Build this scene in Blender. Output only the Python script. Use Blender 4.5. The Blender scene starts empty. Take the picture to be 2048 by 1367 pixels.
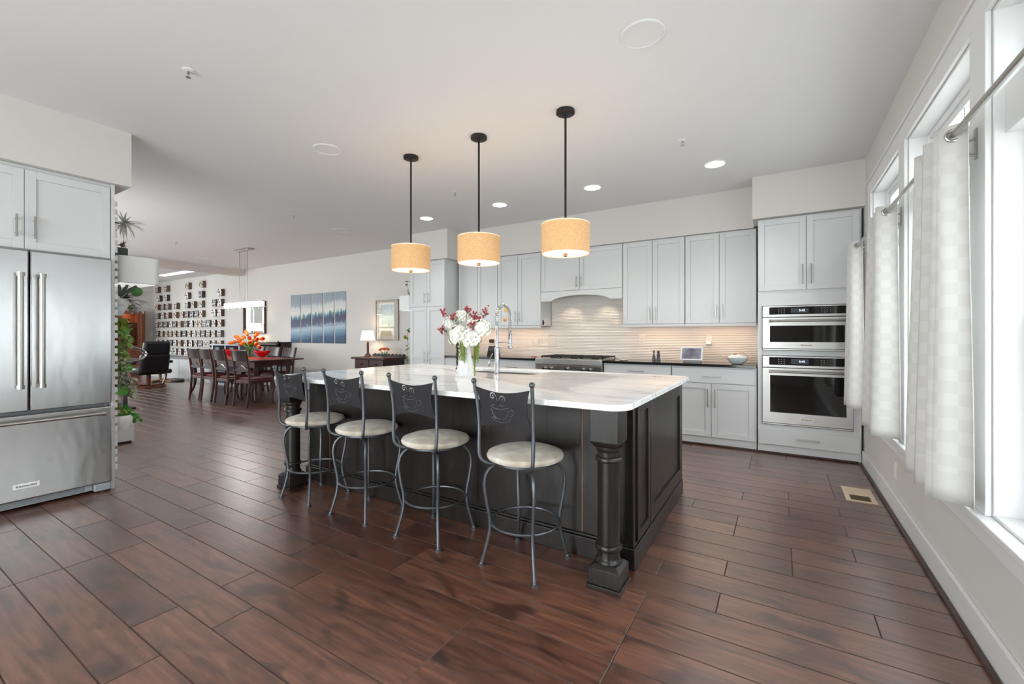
import bpy, bmesh, math, random
from math import sin, cos, pi, radians
from mathutils import Vector, Matrix, Quaternion
random.seed(7)
S = bpy.context.scene
COL = S.collection

# ------------------------------------------------------------------ camera / world / exposure
cam_d = bpy.data.cameras.new('camera'); cam = bpy.data.objects.new('camera', cam_d); COL.objects.link(cam)
FPX = 873.6
cam_d.sensor_width = 36; cam_d.lens = FPX/2048*36
cam_d.shift_y = -14.5/2048; cam_d.clip_start = 0.02; cam_d.clip_end = 200
YAW = math.atan(536/FPX)
cam.location = (0, 0, 1.24); cam.rotation_euler = (pi/2, 0, YAW)
S.camera = cam
S.view_settings.view_transform = 'Standard'; S.view_settings.look = 'None'
S.view_settings.gamma = 1; S.view_settings.use_curve_mapping = False
S.view_settings.exposure = 0.42
W = bpy.data.worlds.new('world'); S.world = W; W.use_nodes = True
bg = W.node_tree.nodes['Background']
bg.inputs['Color'].default_value = (0.93, 0.965, 1.0, 1); bg.inputs['Strength'].default_value = 4.5

def light(name, kind, loc, energy, color=(1, 1, 1), size=0.1, size_y=None, rot=(0, 0, 0), parent=None, spot=None, portal=False):
    d = bpy.data.lights.new(name, kind); d.energy = energy; d.color = color
    if kind == 'AREA':
        d.size = size
        if size_y: d.shape = 'RECTANGLE'; d.size_y = size_y
        if portal: d.cycles.is_portal = True
    else:
        d.shadow_soft_size = size
    if spot: d.spot_size = spot; d.spot_blend = 0.6
    o = bpy.data.objects.new(name, d); o.location = loc; o.rotation_euler = rot; COL.objects.link(o)
    return o

RX = 0.685           # right wall inner face
BY = 5.95            # back wall inner face
CH = 2.895           # ceiling height
FX = -17.2           # far wall inner face
FY = -2.0            # front wall (behind the camera) inner face
WIN = [(1.25, 2.36), (2.52, 3.63), (3.78, 4.84), (0.0, 1.10)]
WZ0, WZ1 = 0.55, 2.47
FARWIN = [(1.25, 2.45), (2.75, 4.0)]
ADDED_DOOR = (-3.9, -0.3)  # unseen opening behind the camera, added to bring in light
DINWIN = [(-16.0, -14.2), (-13.4, -11.6), (-10.8, -9.0), (-8.2, -6.6)]
# added area lamps outside the unseen openings, filling in for sky and ground light
def daylight_fill(loc, sx, sy, rot, power):
    d = bpy.data.lights.new('daylight_fill', 'AREA'); d.shape = 'RECTANGLE'; d.size = sx; d.size_y = sy; d.energy = power; d.color = (0.975, 0.985, 1.0)
    o = bpy.data.objects.new('daylight_fill', d); o.location = loc; o.rotation_euler = rot; COL.objects.link(o)
daylight_fill(((ADDED_DOOR[0]+ADDED_DOOR[1])/2, FY-0.3, 1.25), 3.4, 2.2, (pi/2+.3, 0, 0), 64)
for a, b in DINWIN: daylight_fill(((a+b)/2, 0.55, 1.5), b-a, 1.8, (pi/2+1.0, 0, 0), 31)
for a, b in FARWIN: daylight_fill((FX-0.3, (a+b)/2, 1.5), 1.7, b-a, (0, -pi/2, 0), 24)

# ------------------------------------------------------------------ materials
def lin(c):
    f = lambda v: v/12.92 if v <= 0.04045 else ((v+0.055)/1.055)**2.4
    return tuple(f(x/255) for x in c)+(1,)
MATS = {}
def mat(name, rgb=(200, 200, 200), rough=0.5, metal=0.0, spec=0.5, var=None, vscale=(8, 8, 8), bump=0, bscale=(40, 40, 40), emit=None, estr=0, coat=0, detail=4, rot=None, sheen=0, trans=0):
    """principled material with optional procedural colour variation and bump"""
    if name in MATS: return MATS[name]
    m = bpy.data.materials.new(name); m.use_nodes = True; nt = m.node_tree; N = nt.nodes; L = nt.links
    b = N['Principled BSDF']
    b.inputs['Base Color'].default_value = lin(rgb); b.inputs['Roughness'].default_value = rough
    b.inputs['Metallic'].default_value = metal; b.inputs['Specular IOR Level'].default_value = spec
    b.inputs['Coat Weight'].default_value = coat; b.inputs['Coat Roughness'].default_value = 0.1
    b.inputs['Sheen Weight'].default_value = sheen; b.inputs['Transmission Weight'].default_value = trans
    if emit: b.inputs['Emission Color'].default_value = lin(emit); b.inputs['Emission Strength'].default_value = estr
    tc = N.new('ShaderNodeTexCoord')
    if var:
        mp = N.new('ShaderNodeMapping'); mp.inputs['Scale'].default_value = vscale
        nz = N.new('ShaderNodeTexNoise'); nz.inputs['Scale'].default_value = 1; nz.inputs['Detail'].default_value = detail
        L.new(tc.outputs['Object'], mp.inputs['Vector']); L.new(mp.outputs['Vector'], nz.inputs['Vector'])
        cr = N.new('ShaderNodeValToRGB'); cr.color_ramp.elements[0].position = 0.33; cr.color_ramp.elements[1].position = 0.67
        cr.color_ramp.elements[0].color = lin(rgb); cr.color_ramp.elements[1].color = lin(var)
        L.new(nz.outputs['Fac'], cr.inputs['Fac']); L.new(cr.outputs['Color'], b.inputs['Base Color'])
    if bump:
        mp2 = N.new('ShaderNodeMapping'); mp2.inputs['Scale'].default_value = bscale
        n2 = N.new('ShaderNodeTexNoise'); n2.inputs['Scale'].default_value = 1; n2.inputs['Detail'].default_value = 3
        L.new(tc.outputs['Object'], mp2.inputs['Vector']); L.new(mp2.outputs['Vector'], n2.inputs['Vector'])
        bp = N.new('ShaderNodeBump'); bp.inputs['Strength'].default_value = bump; bp.inputs['Distance'].default_value = 0.01
        L.new(n2.outputs['Fac'], bp.inputs['Height']); L.new(bp.outputs['Normal'], b.inputs['Normal'])
    MATS[name] = m
    return m

M_wall = mat('wall_paint', (218, 215, 211), 0.85, bump=0.03, bscale=(90, 90, 90))
M_ceil = mat('ceiling_paint', (230, 230, 230), 0.9, bump=0.03, bscale=(60, 60, 60))
M_cab = mat('cabinet_white', (216, 218, 219), 0.35, bump=0.01)
M_trim = mat('trim_white', (232, 233, 233), 0.35, bump=0.01)
M_brownmould = mat('brown_moulding', (66, 42, 34), 0.35, var=(50, 30, 24), vscale=(3, 3, 30))
M_steel = mat('stainless_steel', (196, 195, 193), 0.3, 1.0, var=(188, 187, 185), vscale=(2, 2, 300), bump=0.012, bscale=(3, 3, 3))
M_fridge = mat('fridge_steel', (194, 194, 194), 0.24, 1.0, bump=0.6, bscale=(2.2, 3.5, 1.3))
M_nickel = mat('brushed_nickel', (178, 176, 172), 0.28, 1.0, bump=0.02)
M_chrome = mat('chrome', (176, 177, 180), 0.1, 1.0, bump=0.003)
M_greyplastic = mat('grey_plastic', (150, 154, 158), 0.5, bump=0.01)
M_black = mat('black_plastic', (18, 18, 20), 0.4, bump=0.01)
M_blackgloss = mat('black_glass', (10, 11, 13), 0.05, spec=0.6, bump=0.002)
M_ironblk = mat('cast_iron', (34, 33, 33), 0.55, bump=0.1, bscale=(200, 200, 200))
M_stool = mat('stool_metal', (98, 101, 106), 0.38, 0.75, bump=0.04, bscale=(60, 60, 60))
M_stoolpanel = mat('stool_panel', (50, 50, 53), 0.5, 0.4, bump=0.03, bscale=(80, 80, 80))
M_suede = mat('cream_suede', (226, 220, 208), 0.95, var=(188, 176, 160), vscale=(11, 11, 11), bump=0.1, bscale=(60, 60, 60), detail=10, sheen=0.2)
M_bronze = mat('dark_bronze', (52, 50, 49), 0.45, 0.6, bump=0.02)
M_counterblk = mat('black_granite', (26, 25, 25), 0.1, var=(36, 35, 34), vscale=(200, 200, 200))
M_outlet = mat('outlet_plastic', (232, 228, 220), 0.4, bump=0.01)
M_darkslot = mat('dark_slot', (40, 38, 36), 0.6, bump=0.01)
M_mahog = mat('mahogany', (82, 38, 30), 0.38, var=(54, 24, 19), vscale=(4, 14, 4), bump=0.02, coat=0.1)
M_darkwood = mat('dark_wood', (44, 22, 19), 0.34, var=(32, 15, 13), vscale=(4, 12, 6), bump=0.02, coat=0.1)
M_redseat = mat('burgundy_seat', (96, 28, 34), 0.6, var=(78, 20, 26), vscale=(20, 20, 20), bump=0.05)
M_leather = mat('black_leather', (24, 24, 26), 0.42, bump=0.15, bscale=(50, 50, 50))
M_teak = mat('teak_wood', (146, 84, 54), 0.35, var=(110, 58, 36), vscale=(6, 6, 1), bump=0.02)
M_reclwood = mat('recliner_wood', (120, 66, 44), 0.3, var=(92, 46, 32), vscale=(5, 20, 5), bump=0.02)
M_oak = mat('light_oak', (176, 138, 106), 0.4, var=(150, 112, 82), vscale=(4, 25, 4))
M_white = mat('white_ceramic', (240, 240, 240), 0.12, bump=0.003)
M_leafg = mat('leaf_green', (70, 140, 40), 0.4, var=(48, 112, 30), vscale=(20, 20, 20))
M_leafb = mat('leaf_bright', (96, 178, 40), 0.35, var=(70, 150, 34), vscale=(25, 25, 25))
M_leafd = mat('leaf_dark', (52, 66, 48), 0.4, var=(34, 46, 36), vscale=(20, 20, 20))
M_leafy = mat('leaf_yellowgreen', (150, 164, 60), 0.45, var=(110, 140, 50), vscale=(25, 25, 25))
M_leafs = mat('leaf_silver', (236, 238, 230), 0.6, var=(214, 218, 208), vscale=(25, 25, 25))
M_variegated = mat('leaf_variegated', (196, 196, 174), 0.5, var=(116, 124, 96), vscale=(60, 60, 60))
M_pearl = mat('trailing_bead_green', (136, 156, 66), 0.5, var=(104, 126, 46), vscale=(60, 60, 60))
M_pearld = mat('trailing_bead_dark', (74, 60, 50), 0.6, var=(54, 44, 40), vscale=(60, 60, 60))
M_petal = mat('hydrangea_white', (246, 246, 240), 0.7, var=(236, 238, 226), vscale=(40, 40, 40))
M_berry = mat('berry_red', (176, 62, 74), 0.4, var=(146, 44, 58), vscale=(90, 90, 90))
M_tulip = mat('tulip_orange', (242, 122, 26), 0.45, var=(232, 92, 20), vscale=(30, 30, 30))
M_stemg = mat('stem_green', (104, 142, 62), 0.5, var=(84, 124, 50), vscale=(30, 30, 30))
M_redbowl = mat('red_lacquer', (206, 24, 28), 0.2, var=(190, 18, 24), vscale=(8, 8, 8))
M_orangecloth = mat('orange_cloth', (232, 78, 48), 0.8, var=(216, 62, 40), vscale=(60, 60, 60), bump=0.1)
M_greysheen_top = mat('blue_grey_sheen_and_tops', (128, 136, 150), 0.25, var=(118, 126, 140), vscale=(5, 5, 5))  # window sheen as colour on console and desk; plain grey on other tops
M_rug = mat('red_rug', (128, 84, 70), 0.95, var=(96, 62, 60), vscale=(14, 14, 14), bump=0.2)
M_beige = mat('beige_metal', (214, 196, 168), 0.45, bump=0.01)
M_mirror = mat('mirror_glass', (230, 232, 232), 0.02, 1.0, bump=0.001)
M_blockbrown = [mat('block_side_%d' % i, c, 0.6, var=d, vscale=(30, 30, 30)) for i, (c, d) in enumerate([((100, 80, 68), (76, 60, 50)), ((104, 62, 50), (78, 46, 38)), ((110, 102, 94), (84, 78, 72)), ((122, 94, 72), (96, 72, 54)), ((62, 56, 53), (46, 41, 39))])]
M_concrete = mat('exterior_ground', (222, 222, 218), 0.9, var=(208, 208, 204), vscale=(2, 2, 2))
M_siding = mat('exterior_siding', (226, 228, 230), 0.8, bump=0.2, bscale=(0.5, 0.5, 12))
M_extglass = mat('exterior_glass', (90, 104, 118), 0.08, spec=0.8, var=(120, 132, 142), vscale=(1, 1, 1))
M_gold = mat('gold_paint', (224, 190, 90), 0.35, 0.3, bump=0.02)
M_bead = mat('tan_wood', (204, 160, 112), 0.5, var=(180, 136, 92), vscale=(30, 30, 30))
M_pinkhandle = mat('pale_copper', (226, 190, 166), 0.35, 0.2, bump=0.01)
M_potblue = mat('pale_grey_enamel', (206, 214, 216), 0.18, bump=0.003)
M_figure = mat('pewter_figure', (86, 88, 92), 0.4, 0.4, var=(64, 66, 70), vscale=(40, 40, 40))
M_figbrown = mat('figure_head', (104, 66, 50), 0.5, bump=0.02)
M_screen = mat('tablet_screen', (96, 90, 100), 0.08, var=(150, 150, 160), vscale=(9, 9, 9), emit=(90, 90, 110), estr=0.15)
M_screendk = mat('small_screen', (44, 48, 54), 0.08, var=(84, 90, 96), vscale=(12, 12, 20))
M_walnutframe = mat('thin_frame', (150, 140, 134), 0.35, 0.3, bump=0.02)
M_mirrorframe = mat('mirror_frame', (74, 50, 42), 0.4, bump=0.02)
M_brass = mat('aged_brass', (120, 84, 50), 0.35, 0.8, bump=0.02)
M_woodstem = mat('lamp_stem_wood', (92, 58, 42), 0.4, var=(70, 42, 30), vscale=(20, 20, 5))
M_copperline = mat('copper_seam', (150, 104, 74), 0.5, bump=0.02)
M_purplegrey = mat('dark_purple_grey', (66, 60, 66), 0.5, bump=0.02)
M_clearwater = None

def glassmat(name, tint=(0.97, 0.985, 0.98, 1)):
    m = bpy.data.materials.new(name); m.use_nodes = True; nt = m.node_tree; N = nt.nodes; L = nt.links
    N.remove(N['Principled BSDF']); out = N['Material Output']
    tr = N.new('ShaderNodeBsdfTransparent'); tr.inputs['Color'].default_value = tint
    gl = N.new('ShaderNodeBsdfGlossy'); gl.inputs['Roughness'].default_value = 0.01
    # two-sided Schlick reflectance
    g = N.new('ShaderNodeNewGeometry'); dt = N.new('ShaderNodeVectorMath'); dt.operation = 'DOT_PRODUCT'
    L.new(g.outputs['Normal'], dt.inputs[0]); L.new(g.outputs['Incoming'], dt.inputs[1])
    def mth(op, a, b):
        n = N.new('ShaderNodeMath'); n.operation = op
        for i, v in enumerate((a, b)):
            if isinstance(v, (int, float)): n.inputs[i].default_value = v
            else: L.new(v, n.inputs[i])
        return n.outputs[0]
    fac = mth('ADD', mth('MULTIPLY', mth('POWER', mth('SUBTRACT', 1.0, mth('ABSOLUTE', dt.outputs['Value'], 0)), 5), 0.5), 0.03)
    mx = N.new('ShaderNodeMixShader')
    L.new(fac, mx.inputs[0]); L.new(tr.outputs[0], mx.inputs[1]); L.new(gl.outputs[0], mx.inputs[2])
    L.new(mx.outputs[0], out.inputs['Surface'])
    return m
M_glass = glassmat('window_glass')
M_vaseglass = glassmat('vase_glass', (0.86, 0.92, 0.88, 1))

def emis(name, rgb, strength, weave=None):
    m = bpy.data.materials.new(name); m.use_nodes = True; nt = m.node_tree; N = nt.nodes; L = nt.links
    b = N['Principled BSDF']; b.inputs['Base Color'].default_value = lin(rgb); b.inputs['Roughness'].default_value = 0.9
    b.inputs['Emission Color'].default_value = lin(rgb); b.inputs['Emission Strength'].default_value = strength
    if weave:
        tc = N.new('ShaderNodeTexCoord'); mp = N.new('ShaderNodeMapping'); mp.inputs['Scale'].default_value = (60, 60, 260)
        nz = N.new('ShaderNodeTexNoise'); nz.inputs['Scale'].default_value = 1.0; nz.inputs['Detail'].default_value = 4.5
        cr = N.new('ShaderNodeValToRGB'); cr.color_ramp.elements[0].position = 0.3; cr.color_ramp.elements[1].position = 0.7
        cr.color_ramp.elements[0].color = lin(weave); cr.color_ramp.elements[1].color = lin(rgb)
        L.new(tc.outputs['Object'], mp.inputs['Vector']); L.new(mp.outputs['Vector'], nz.inputs['Vector'])
        L.new(nz.outputs['Fac'], cr.inputs['Fac']); L.new(cr.outputs['Color'], b.inputs['Base Color']); L.new(cr.outputs['Color'], b.inputs['Emission Color'])
    return m
E_shade = emis('burlap_shade_lit', (228, 186, 138), 0.24, weave=(206, 160, 110))
E_shaderim = emis('shade_rim_lit', (246, 226, 198), 0.25)
E_diff = emis('shade_diffuser_lit', (255, 244, 222), 1.0)
E_down = emis('downlight_lit', (255, 255, 255), 6)
E_lamp = emis('table_shade_lit', (255, 240, 216), 0.95)
E_crystal = emis('crystal_bar_lit', (255, 255, 255), 1.5)
E_hood = emis('grow_strip_lit', (255, 255, 255), 0.45)
E_ceilreflect = emis('ceiling_reflection_glow', (255, 255, 255), 1.3)  # emission paints the bright reflection on the far ceiling
E_digit = emis('display_digits', (210, 228, 255), 1.2)

def nodes_of(name):
    m = bpy.data.materials.new(name); m.use_nodes = True; return m, m.node_tree.nodes, m.node_tree.links, m.node_tree.nodes['Principled BSDF']
def ramp(N, stops):
    cr = N.new('ShaderNodeValToRGB'); e = cr.color_ramp.elements
    while len(e) < len(stops): e.new(0.5)
    for el, (p, c) in zip(e, stops): el.position = p; el.color = lin(c)
    return cr

def floor_mat():
    m, N, L, b = nodes_of('hand_scraped_hickory')
    at = N.new('ShaderNodeAttribute'); at.attribute_name = 'plank'
    tc = N.new('ShaderNodeTexCoord')
    mul = N.new('ShaderNodeVectorMath'); mul.operation = 'MULTIPLY_ADD'; mul.inputs[1].default_value = (31, 17, 0)
    L.new(at.outputs['Color'], mul.inputs[0]); L.new(tc.outputs['Object'], mul.inputs[2])
    mp = N.new('ShaderNodeMapping'); mp.inputs['Scale'].default_value = (3.0, 38, 1)
    L.new(mul.outputs[0], mp.inputs['Vector'])
    n1 = N.new('ShaderNodeTexNoise'); n1.inputs['Scale'].default_value = 1; n1.inputs['Detail'].default_value = 7; n1.inputs['Roughness'].default_value = 0.65; n1.inputs['Distortion'].default_value = 0.6
    L.new(mp.outputs[0], n1.inputs['Vector'])
    mp2 = N.new('ShaderNodeMapping'); mp2.inputs['Scale'].default_value = (3.2, 7, 1); L.new(mul.outputs[0], mp2.inputs['Vector'])
    n2 = N.new('ShaderNodeTexNoise'); n2.inputs['Scale'].default_value = 1; n2.inputs['Detail'].default_value = 5; n2.inputs['Distortion'].default_value = 1.2
    L.new(mp2.outputs[0], n2.inputs['Vector'])
    c1 = ramp(N, [(0.28, (70, 43, 34)), (0.48, (112, 71, 55)), (0.72, (150, 102, 79))])
    L.new(n1.outputs['Fac'], c1.inputs['Fac'])
    c2 = ramp(N, [(0.34, (112, 96, 92)), (0.50, (255, 255, 255))]); L.new(n2.outputs['Fac'], c2.inputs['Fac'])
    mx = N.new('ShaderNodeMix'); mx.data_type = 'RGBA'; mx.blend_type = 'MULTIPLY'; mx.inputs['Factor'].default_value = 0.75
    L.new(c1.outputs['Color'], mx.inputs['A']); L.new(c2.outputs['Color'], mx.inputs['B'])
    sx = N.new('ShaderNodeSeparateColor'); L.new(at.outputs['Color'], sx.inputs[0])
    c3 = ramp(N, [(0.0, (196, 186, 184)), (1.0, (255, 250, 246))]); L.new(sx.outputs['Blue'], c3.inputs['Fac'])
    mx2 = N.new('ShaderNodeMix'); mx2.data_type = 'RGBA'; mx2.blend_type = 'MULTIPLY'; mx2.inputs['Factor'].default_value = 1
    L.new(mx.outputs['Result'], mx2.inputs['A']); L.new(c3.outputs['Color'], mx2.inputs['B'])
    L.new(mx2.outputs['Result'], b.inputs['Base Color'])
    b.inputs['Roughness'].default_value = 0.34; b.inputs['Specular IOR Level'].default_value = 0.7; b.inputs['Coat Weight'].default_value = 1.0; b.inputs['Coat Roughness'].default_value = 0.3; b.inputs['Coat IOR'].default_value = 1.7
    # scraped waves across the plank
    mp3 = N.new('ShaderNodeMapping'); mp3.inputs['Scale'].default_value = (6, 20, 1); L.new(mul.outputs[0], mp3.inputs['Vector'])
    n3 = N.new('ShaderNodeTexNoise'); n3.inputs['Scale'].default_value = 1; n3.inputs['Detail'].default_value = 3; L.new(mp3.outputs[0], n3.inputs['Vector'])
    bp = N.new('ShaderNodeBump'); bp.inputs['Strength'].default_value = 0.16; bp.inputs['Distance'].default_value = 0.01
    L.new(n3.outputs['Fac'], bp.inputs['Height']); L.new(bp.outputs['Normal'], b.inputs['Normal'])
    return m
M_floor = floor_mat()
M_groove = mat('floor_groove', (76, 54, 46), 0.3, bump=0.01)

def marble_mat():
    m, N, L, b = nodes_of('white_marble')
    tc = N.new('ShaderNodeTexCoord'); mp = N.new('ShaderNodeMapping'); mp.inputs['Scale'].default_value = (1.1, 11, 11); L.new(tc.outputs['Object'], mp.inputs['Vector'])
    n1 = N.new('ShaderNodeTexNoise'); n1.inputs['Scale'].default_value = 1; n1.inputs['Detail'].default_value = 9; n1.inputs['Roughness'].default_value = 0.62; n1.inputs['Distortion'].default_value = 0.9
    L.new(mp.outputs[0], n1.inputs['Vector'])
    c1 = ramp(N, [(0.29, (150, 156, 162)), (0.38, (212, 215, 218)), (0.46, (244, 244, 243)), (0.75, (252, 251, 250))]); L.new(n1.outputs['Fac'], c1.inputs['Fac'])
    L.new(c1.outputs['Color'], b.inputs['Base Color']); b.inputs['Roughness'].default_value = 0.08; b.inputs['Specular IOR Level'].default_value = 0.55
    return m
M_marble = marble_mat()

def darkcab_mat():
    m, N, L, b = nodes_of('espresso_stain')
    tc = N.new('ShaderNodeTexCoord'); mp = N.new('ShaderNodeMapping'); mp.inputs['Scale'].default_value = (70, 70, 1.2); L.new(tc.outputs['Object'], mp.inputs['Vector'])
    n1 = N.new('ShaderNodeTexNoise'); n1.inputs['Scale'].default_value = 1; n1.inputs['Detail'].default_value = 4; L.new(mp.outputs[0], n1.inputs['Vector'])
    c1 = ramp(N, [(0.3, (25, 22, 21)), (0.7, (40, 35, 33))]); L.new(n1.outputs['Fac'], c1.inputs['Fac'])
    mp2 = N.new('ShaderNodeMapping'); mp2.inputs['Scale'].default_value = (14, 14, 5); L.new(tc.outputs['Object'], mp2.inputs['Vector'])
    n2 = N.new('ShaderNodeTexNoise'); n2.inputs['Scale'].default_value = 1; n2.inputs['Detail'].default_value = 6; L.new(mp2.outputs[0], n2.inputs['Vector'])
    c2 = ramp(N, [(0.55, (0, 0, 0)), (0.8, (74, 68, 66))]); L.new(n2.outputs['Fac'], c2.inputs['Fac'])
    mx = N.new('ShaderNodeMix'); mx.data_type = 'RGBA'; mx.blend_type = 'ADD'; mx.inputs['Factor'].default_value = 0.4
    L.new(c1.outputs['Color'], mx.inputs['A']); L.new(c2.outputs['Color'], mx.inputs['B']); L.new(mx.outputs['Result'], b.inputs['Base Color'])
    b.inputs['Roughness'].default_value = 0.3; b.inputs['Specular IOR Level'].default_value = 0.38
    return m
M_island = darkcab_mat()

def curtain_mat():
    m, N, L, b = nodes_of('checked_white_cotton')
    uv = N.new('ShaderNodeUVMap'); ck = N.new('ShaderNodeTexChecker'); ck.inputs['Scale'].default_value = 1
    ck.inputs['Color1'].default_value = lin((221, 220, 217)); ck.inputs['Color2'].default_value = lin((215, 214, 210))
    mp = N.new('ShaderNodeMapping'); mp.inputs['Scale'].default_value = (22, 22, 1); L.new(uv.outputs[0], mp.inputs['Vector']); L.new(mp.outputs[0], ck.inputs['Vector'])
    L.new(ck.outputs['Color'], b.inputs['Base Color']); b.inputs['Roughness'].default_value = 0.85
    out = N['Material Output']; tl = N.new('ShaderNodeBsdfTranslucent'); L.new(ck.outputs['Color'], tl.inputs['Color'])
    mx = N.new('ShaderNodeMixShader'); mx.inputs[0].default_value = 0.08
    L.new(b.outputs[0], mx.inputs[1]); L.new(tl.outputs[0], mx.inputs[2]); L.new(mx.outputs[0], out.inputs['Surface'])
    return m
M_curtain = curtain_mat()

def painting_mat():
    m, N, L, b = nodes_of('seascape_paint')
    g = N.new('ShaderNodeNewGeometry'); sp = N.new('ShaderNodeSeparateXYZ'); L.new(g.outputs['Position'], sp.inputs[0])
    mp = N.new('ShaderNodeMapping'); mp.inputs['Scale'].default_value = (16, 1, 2.2); L.new(g.outputs['Position'], mp.inputs['Vector'])
    n1 = N.new('ShaderNodeTexNoise'); n1.inputs['Scale'].default_value = 1; n1.inputs['Detail'].default_value = 5; L.new(mp.outputs[0], n1.inputs['Vector'])
    mp2 = N.new('ShaderNodeMapping'); mp2.inputs['Scale'].default_value = (2.2, 1, 22); L.new(g.outputs['Position'], mp2.inputs['Vector'])
    n2 = N.new('ShaderNodeTexNoise'); n2.inputs['Scale'].default_value = 1; n2.inputs['Detail'].default_value = 4; L.new(mp2.outputs[0], n2.inputs['Vector'])
    # fac = (z-1.06)/1.09 + slope*(x+9) + streaks
    def math_(op, a, bv):
        n = N.new('ShaderNodeMath'); n.operation = op
        for i, v in enumerate((a, bv)):
            if hasattr(v, 'links') or hasattr(v, 'is_linked'): L.new(v, n.inputs[i])
            else: n.inputs[i].default_value = v
        return n.outputs[0]
    zf = math_('DIVIDE', math_('SUBTRACT', sp.outputs['Z'], 1.06), 1.09)
    zf = math_('SUBTRACT', zf, math_('MULTIPLY', math_('ADD', sp.outputs['X'], 8.7), 0.05))
    up = math_('GREATER_THAN', zf, 0.36)
    amp = math_('ADD', math_('MULTIPLY', up, 0.26), 0.0)
    zf2 = math_('ADD', zf, math_('MULTIPLY', math_('SUBTRACT', n1.outputs['Fac'], 0.5), amp))
    zf3 = math_('ADD', zf2, math_('MULTIPLY', math_('SUBTRACT', n2.outputs['Fac'], 0.5), 0.12))
    cr = ramp(N, [(0.0, (40, 70, 100)), (0.10, (44, 82, 118)), (0.2, (110, 146, 168)), (0.3, (160, 182, 196)), (0.38, (70, 78, 108)), (0.5, (52, 58, 88)), (0.56, (84, 140, 150)), (0.62, (224, 226, 222)), (0.74, (206, 212, 214)), (0.82, (150, 164, 174)), (1.0, (142, 158, 170))])
    L.new(zf3, cr.inputs['Fac']); L.new(cr.outputs['Color'], b.inputs['Base Color']); b.inputs['Roughness'].default_value = 0.55
    return m
M_painting = painting_mat()

def print_mat():
    m, N, L, b = nodes_of('garden_print')
    tc = N.new('ShaderNodeTexCoord'); sp = N.new('ShaderNodeSeparateXYZ'); L.new(tc.outputs['Generated'], sp.inputs[0])
    nz = N.new('ShaderNodeTexNoise'); nz.inputs['Scale'].default_value = 5; nz.inputs['Detail'].default_value = 4.5
    L.new(tc.outputs['Generated'], nz.inputs['Vector'])
    ad = N.new('ShaderNodeMath'); ad.operation = 'MULTIPLY_ADD'; ad.inputs[1].default_value = 0.7
    sb = N.new('ShaderNodeMath'); sb.operation = 'SUBTRACT'; sb.inputs[1].default_value = 0.35; L.new(sp.outputs['Z'], sb.inputs[0])
    L.new(nz.outputs['Fac'], ad.inputs[0]); L.new(sb.outputs[0], ad.inputs[2])
    cr = ramp(N, [(0.05, (208, 180, 142)), (0.25, (214, 200, 160)), (0.4, (150, 162, 110)), (0.55, (170, 178, 140)), (0.72, (176, 186, 182)), (0.9, (134, 152, 160))])
    L.new(ad.outputs[0], cr.inputs['Fac']); L.new(cr.outputs['Color'], b.inputs['Base Color']); b.inputs['Roughness'].default_value = 0.3
    return m
M_print = print_mat()

def blockface_mat(i):
    m, N, L, b = nodes_of('block_face_%d' % i)
    tc = N.new('ShaderNodeTexCoord'); mp = N.new('ShaderNodeMapping'); mp.inputs['Scale'].default_value = (11, 11, 13); mp.inputs['Location'].default_value = (i*3.7, i*1.3, i*2.1)
    vo = N.new('ShaderNodeTexVoronoi'); vo.distance = 'CHEBYCHEV'; vo.inputs['Scale'].default_value = 1.2; vo.inputs['Randomness'].default_value = 0.35
    L.new(tc.outputs['Object'], mp.inputs['Vector']); L.new(mp.outputs[0], vo.inputs['Vector'])
    cr = ramp(N, [(0.34, (44, 40, 40)), (0.40, [(236, 234, 230), (226, 222, 216), (206, 206, 212), (214, 202, 188)][i])]); L.new(vo.outputs['Distance'], cr.inputs['Fac'])
    L.new(cr.outputs['Color'], b.inputs['Base Color']); b.inputs['Roughness'].default_value = 0.5
    return m
M_blockface = [blockface_mat(i) for i in range(4)]

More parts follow.
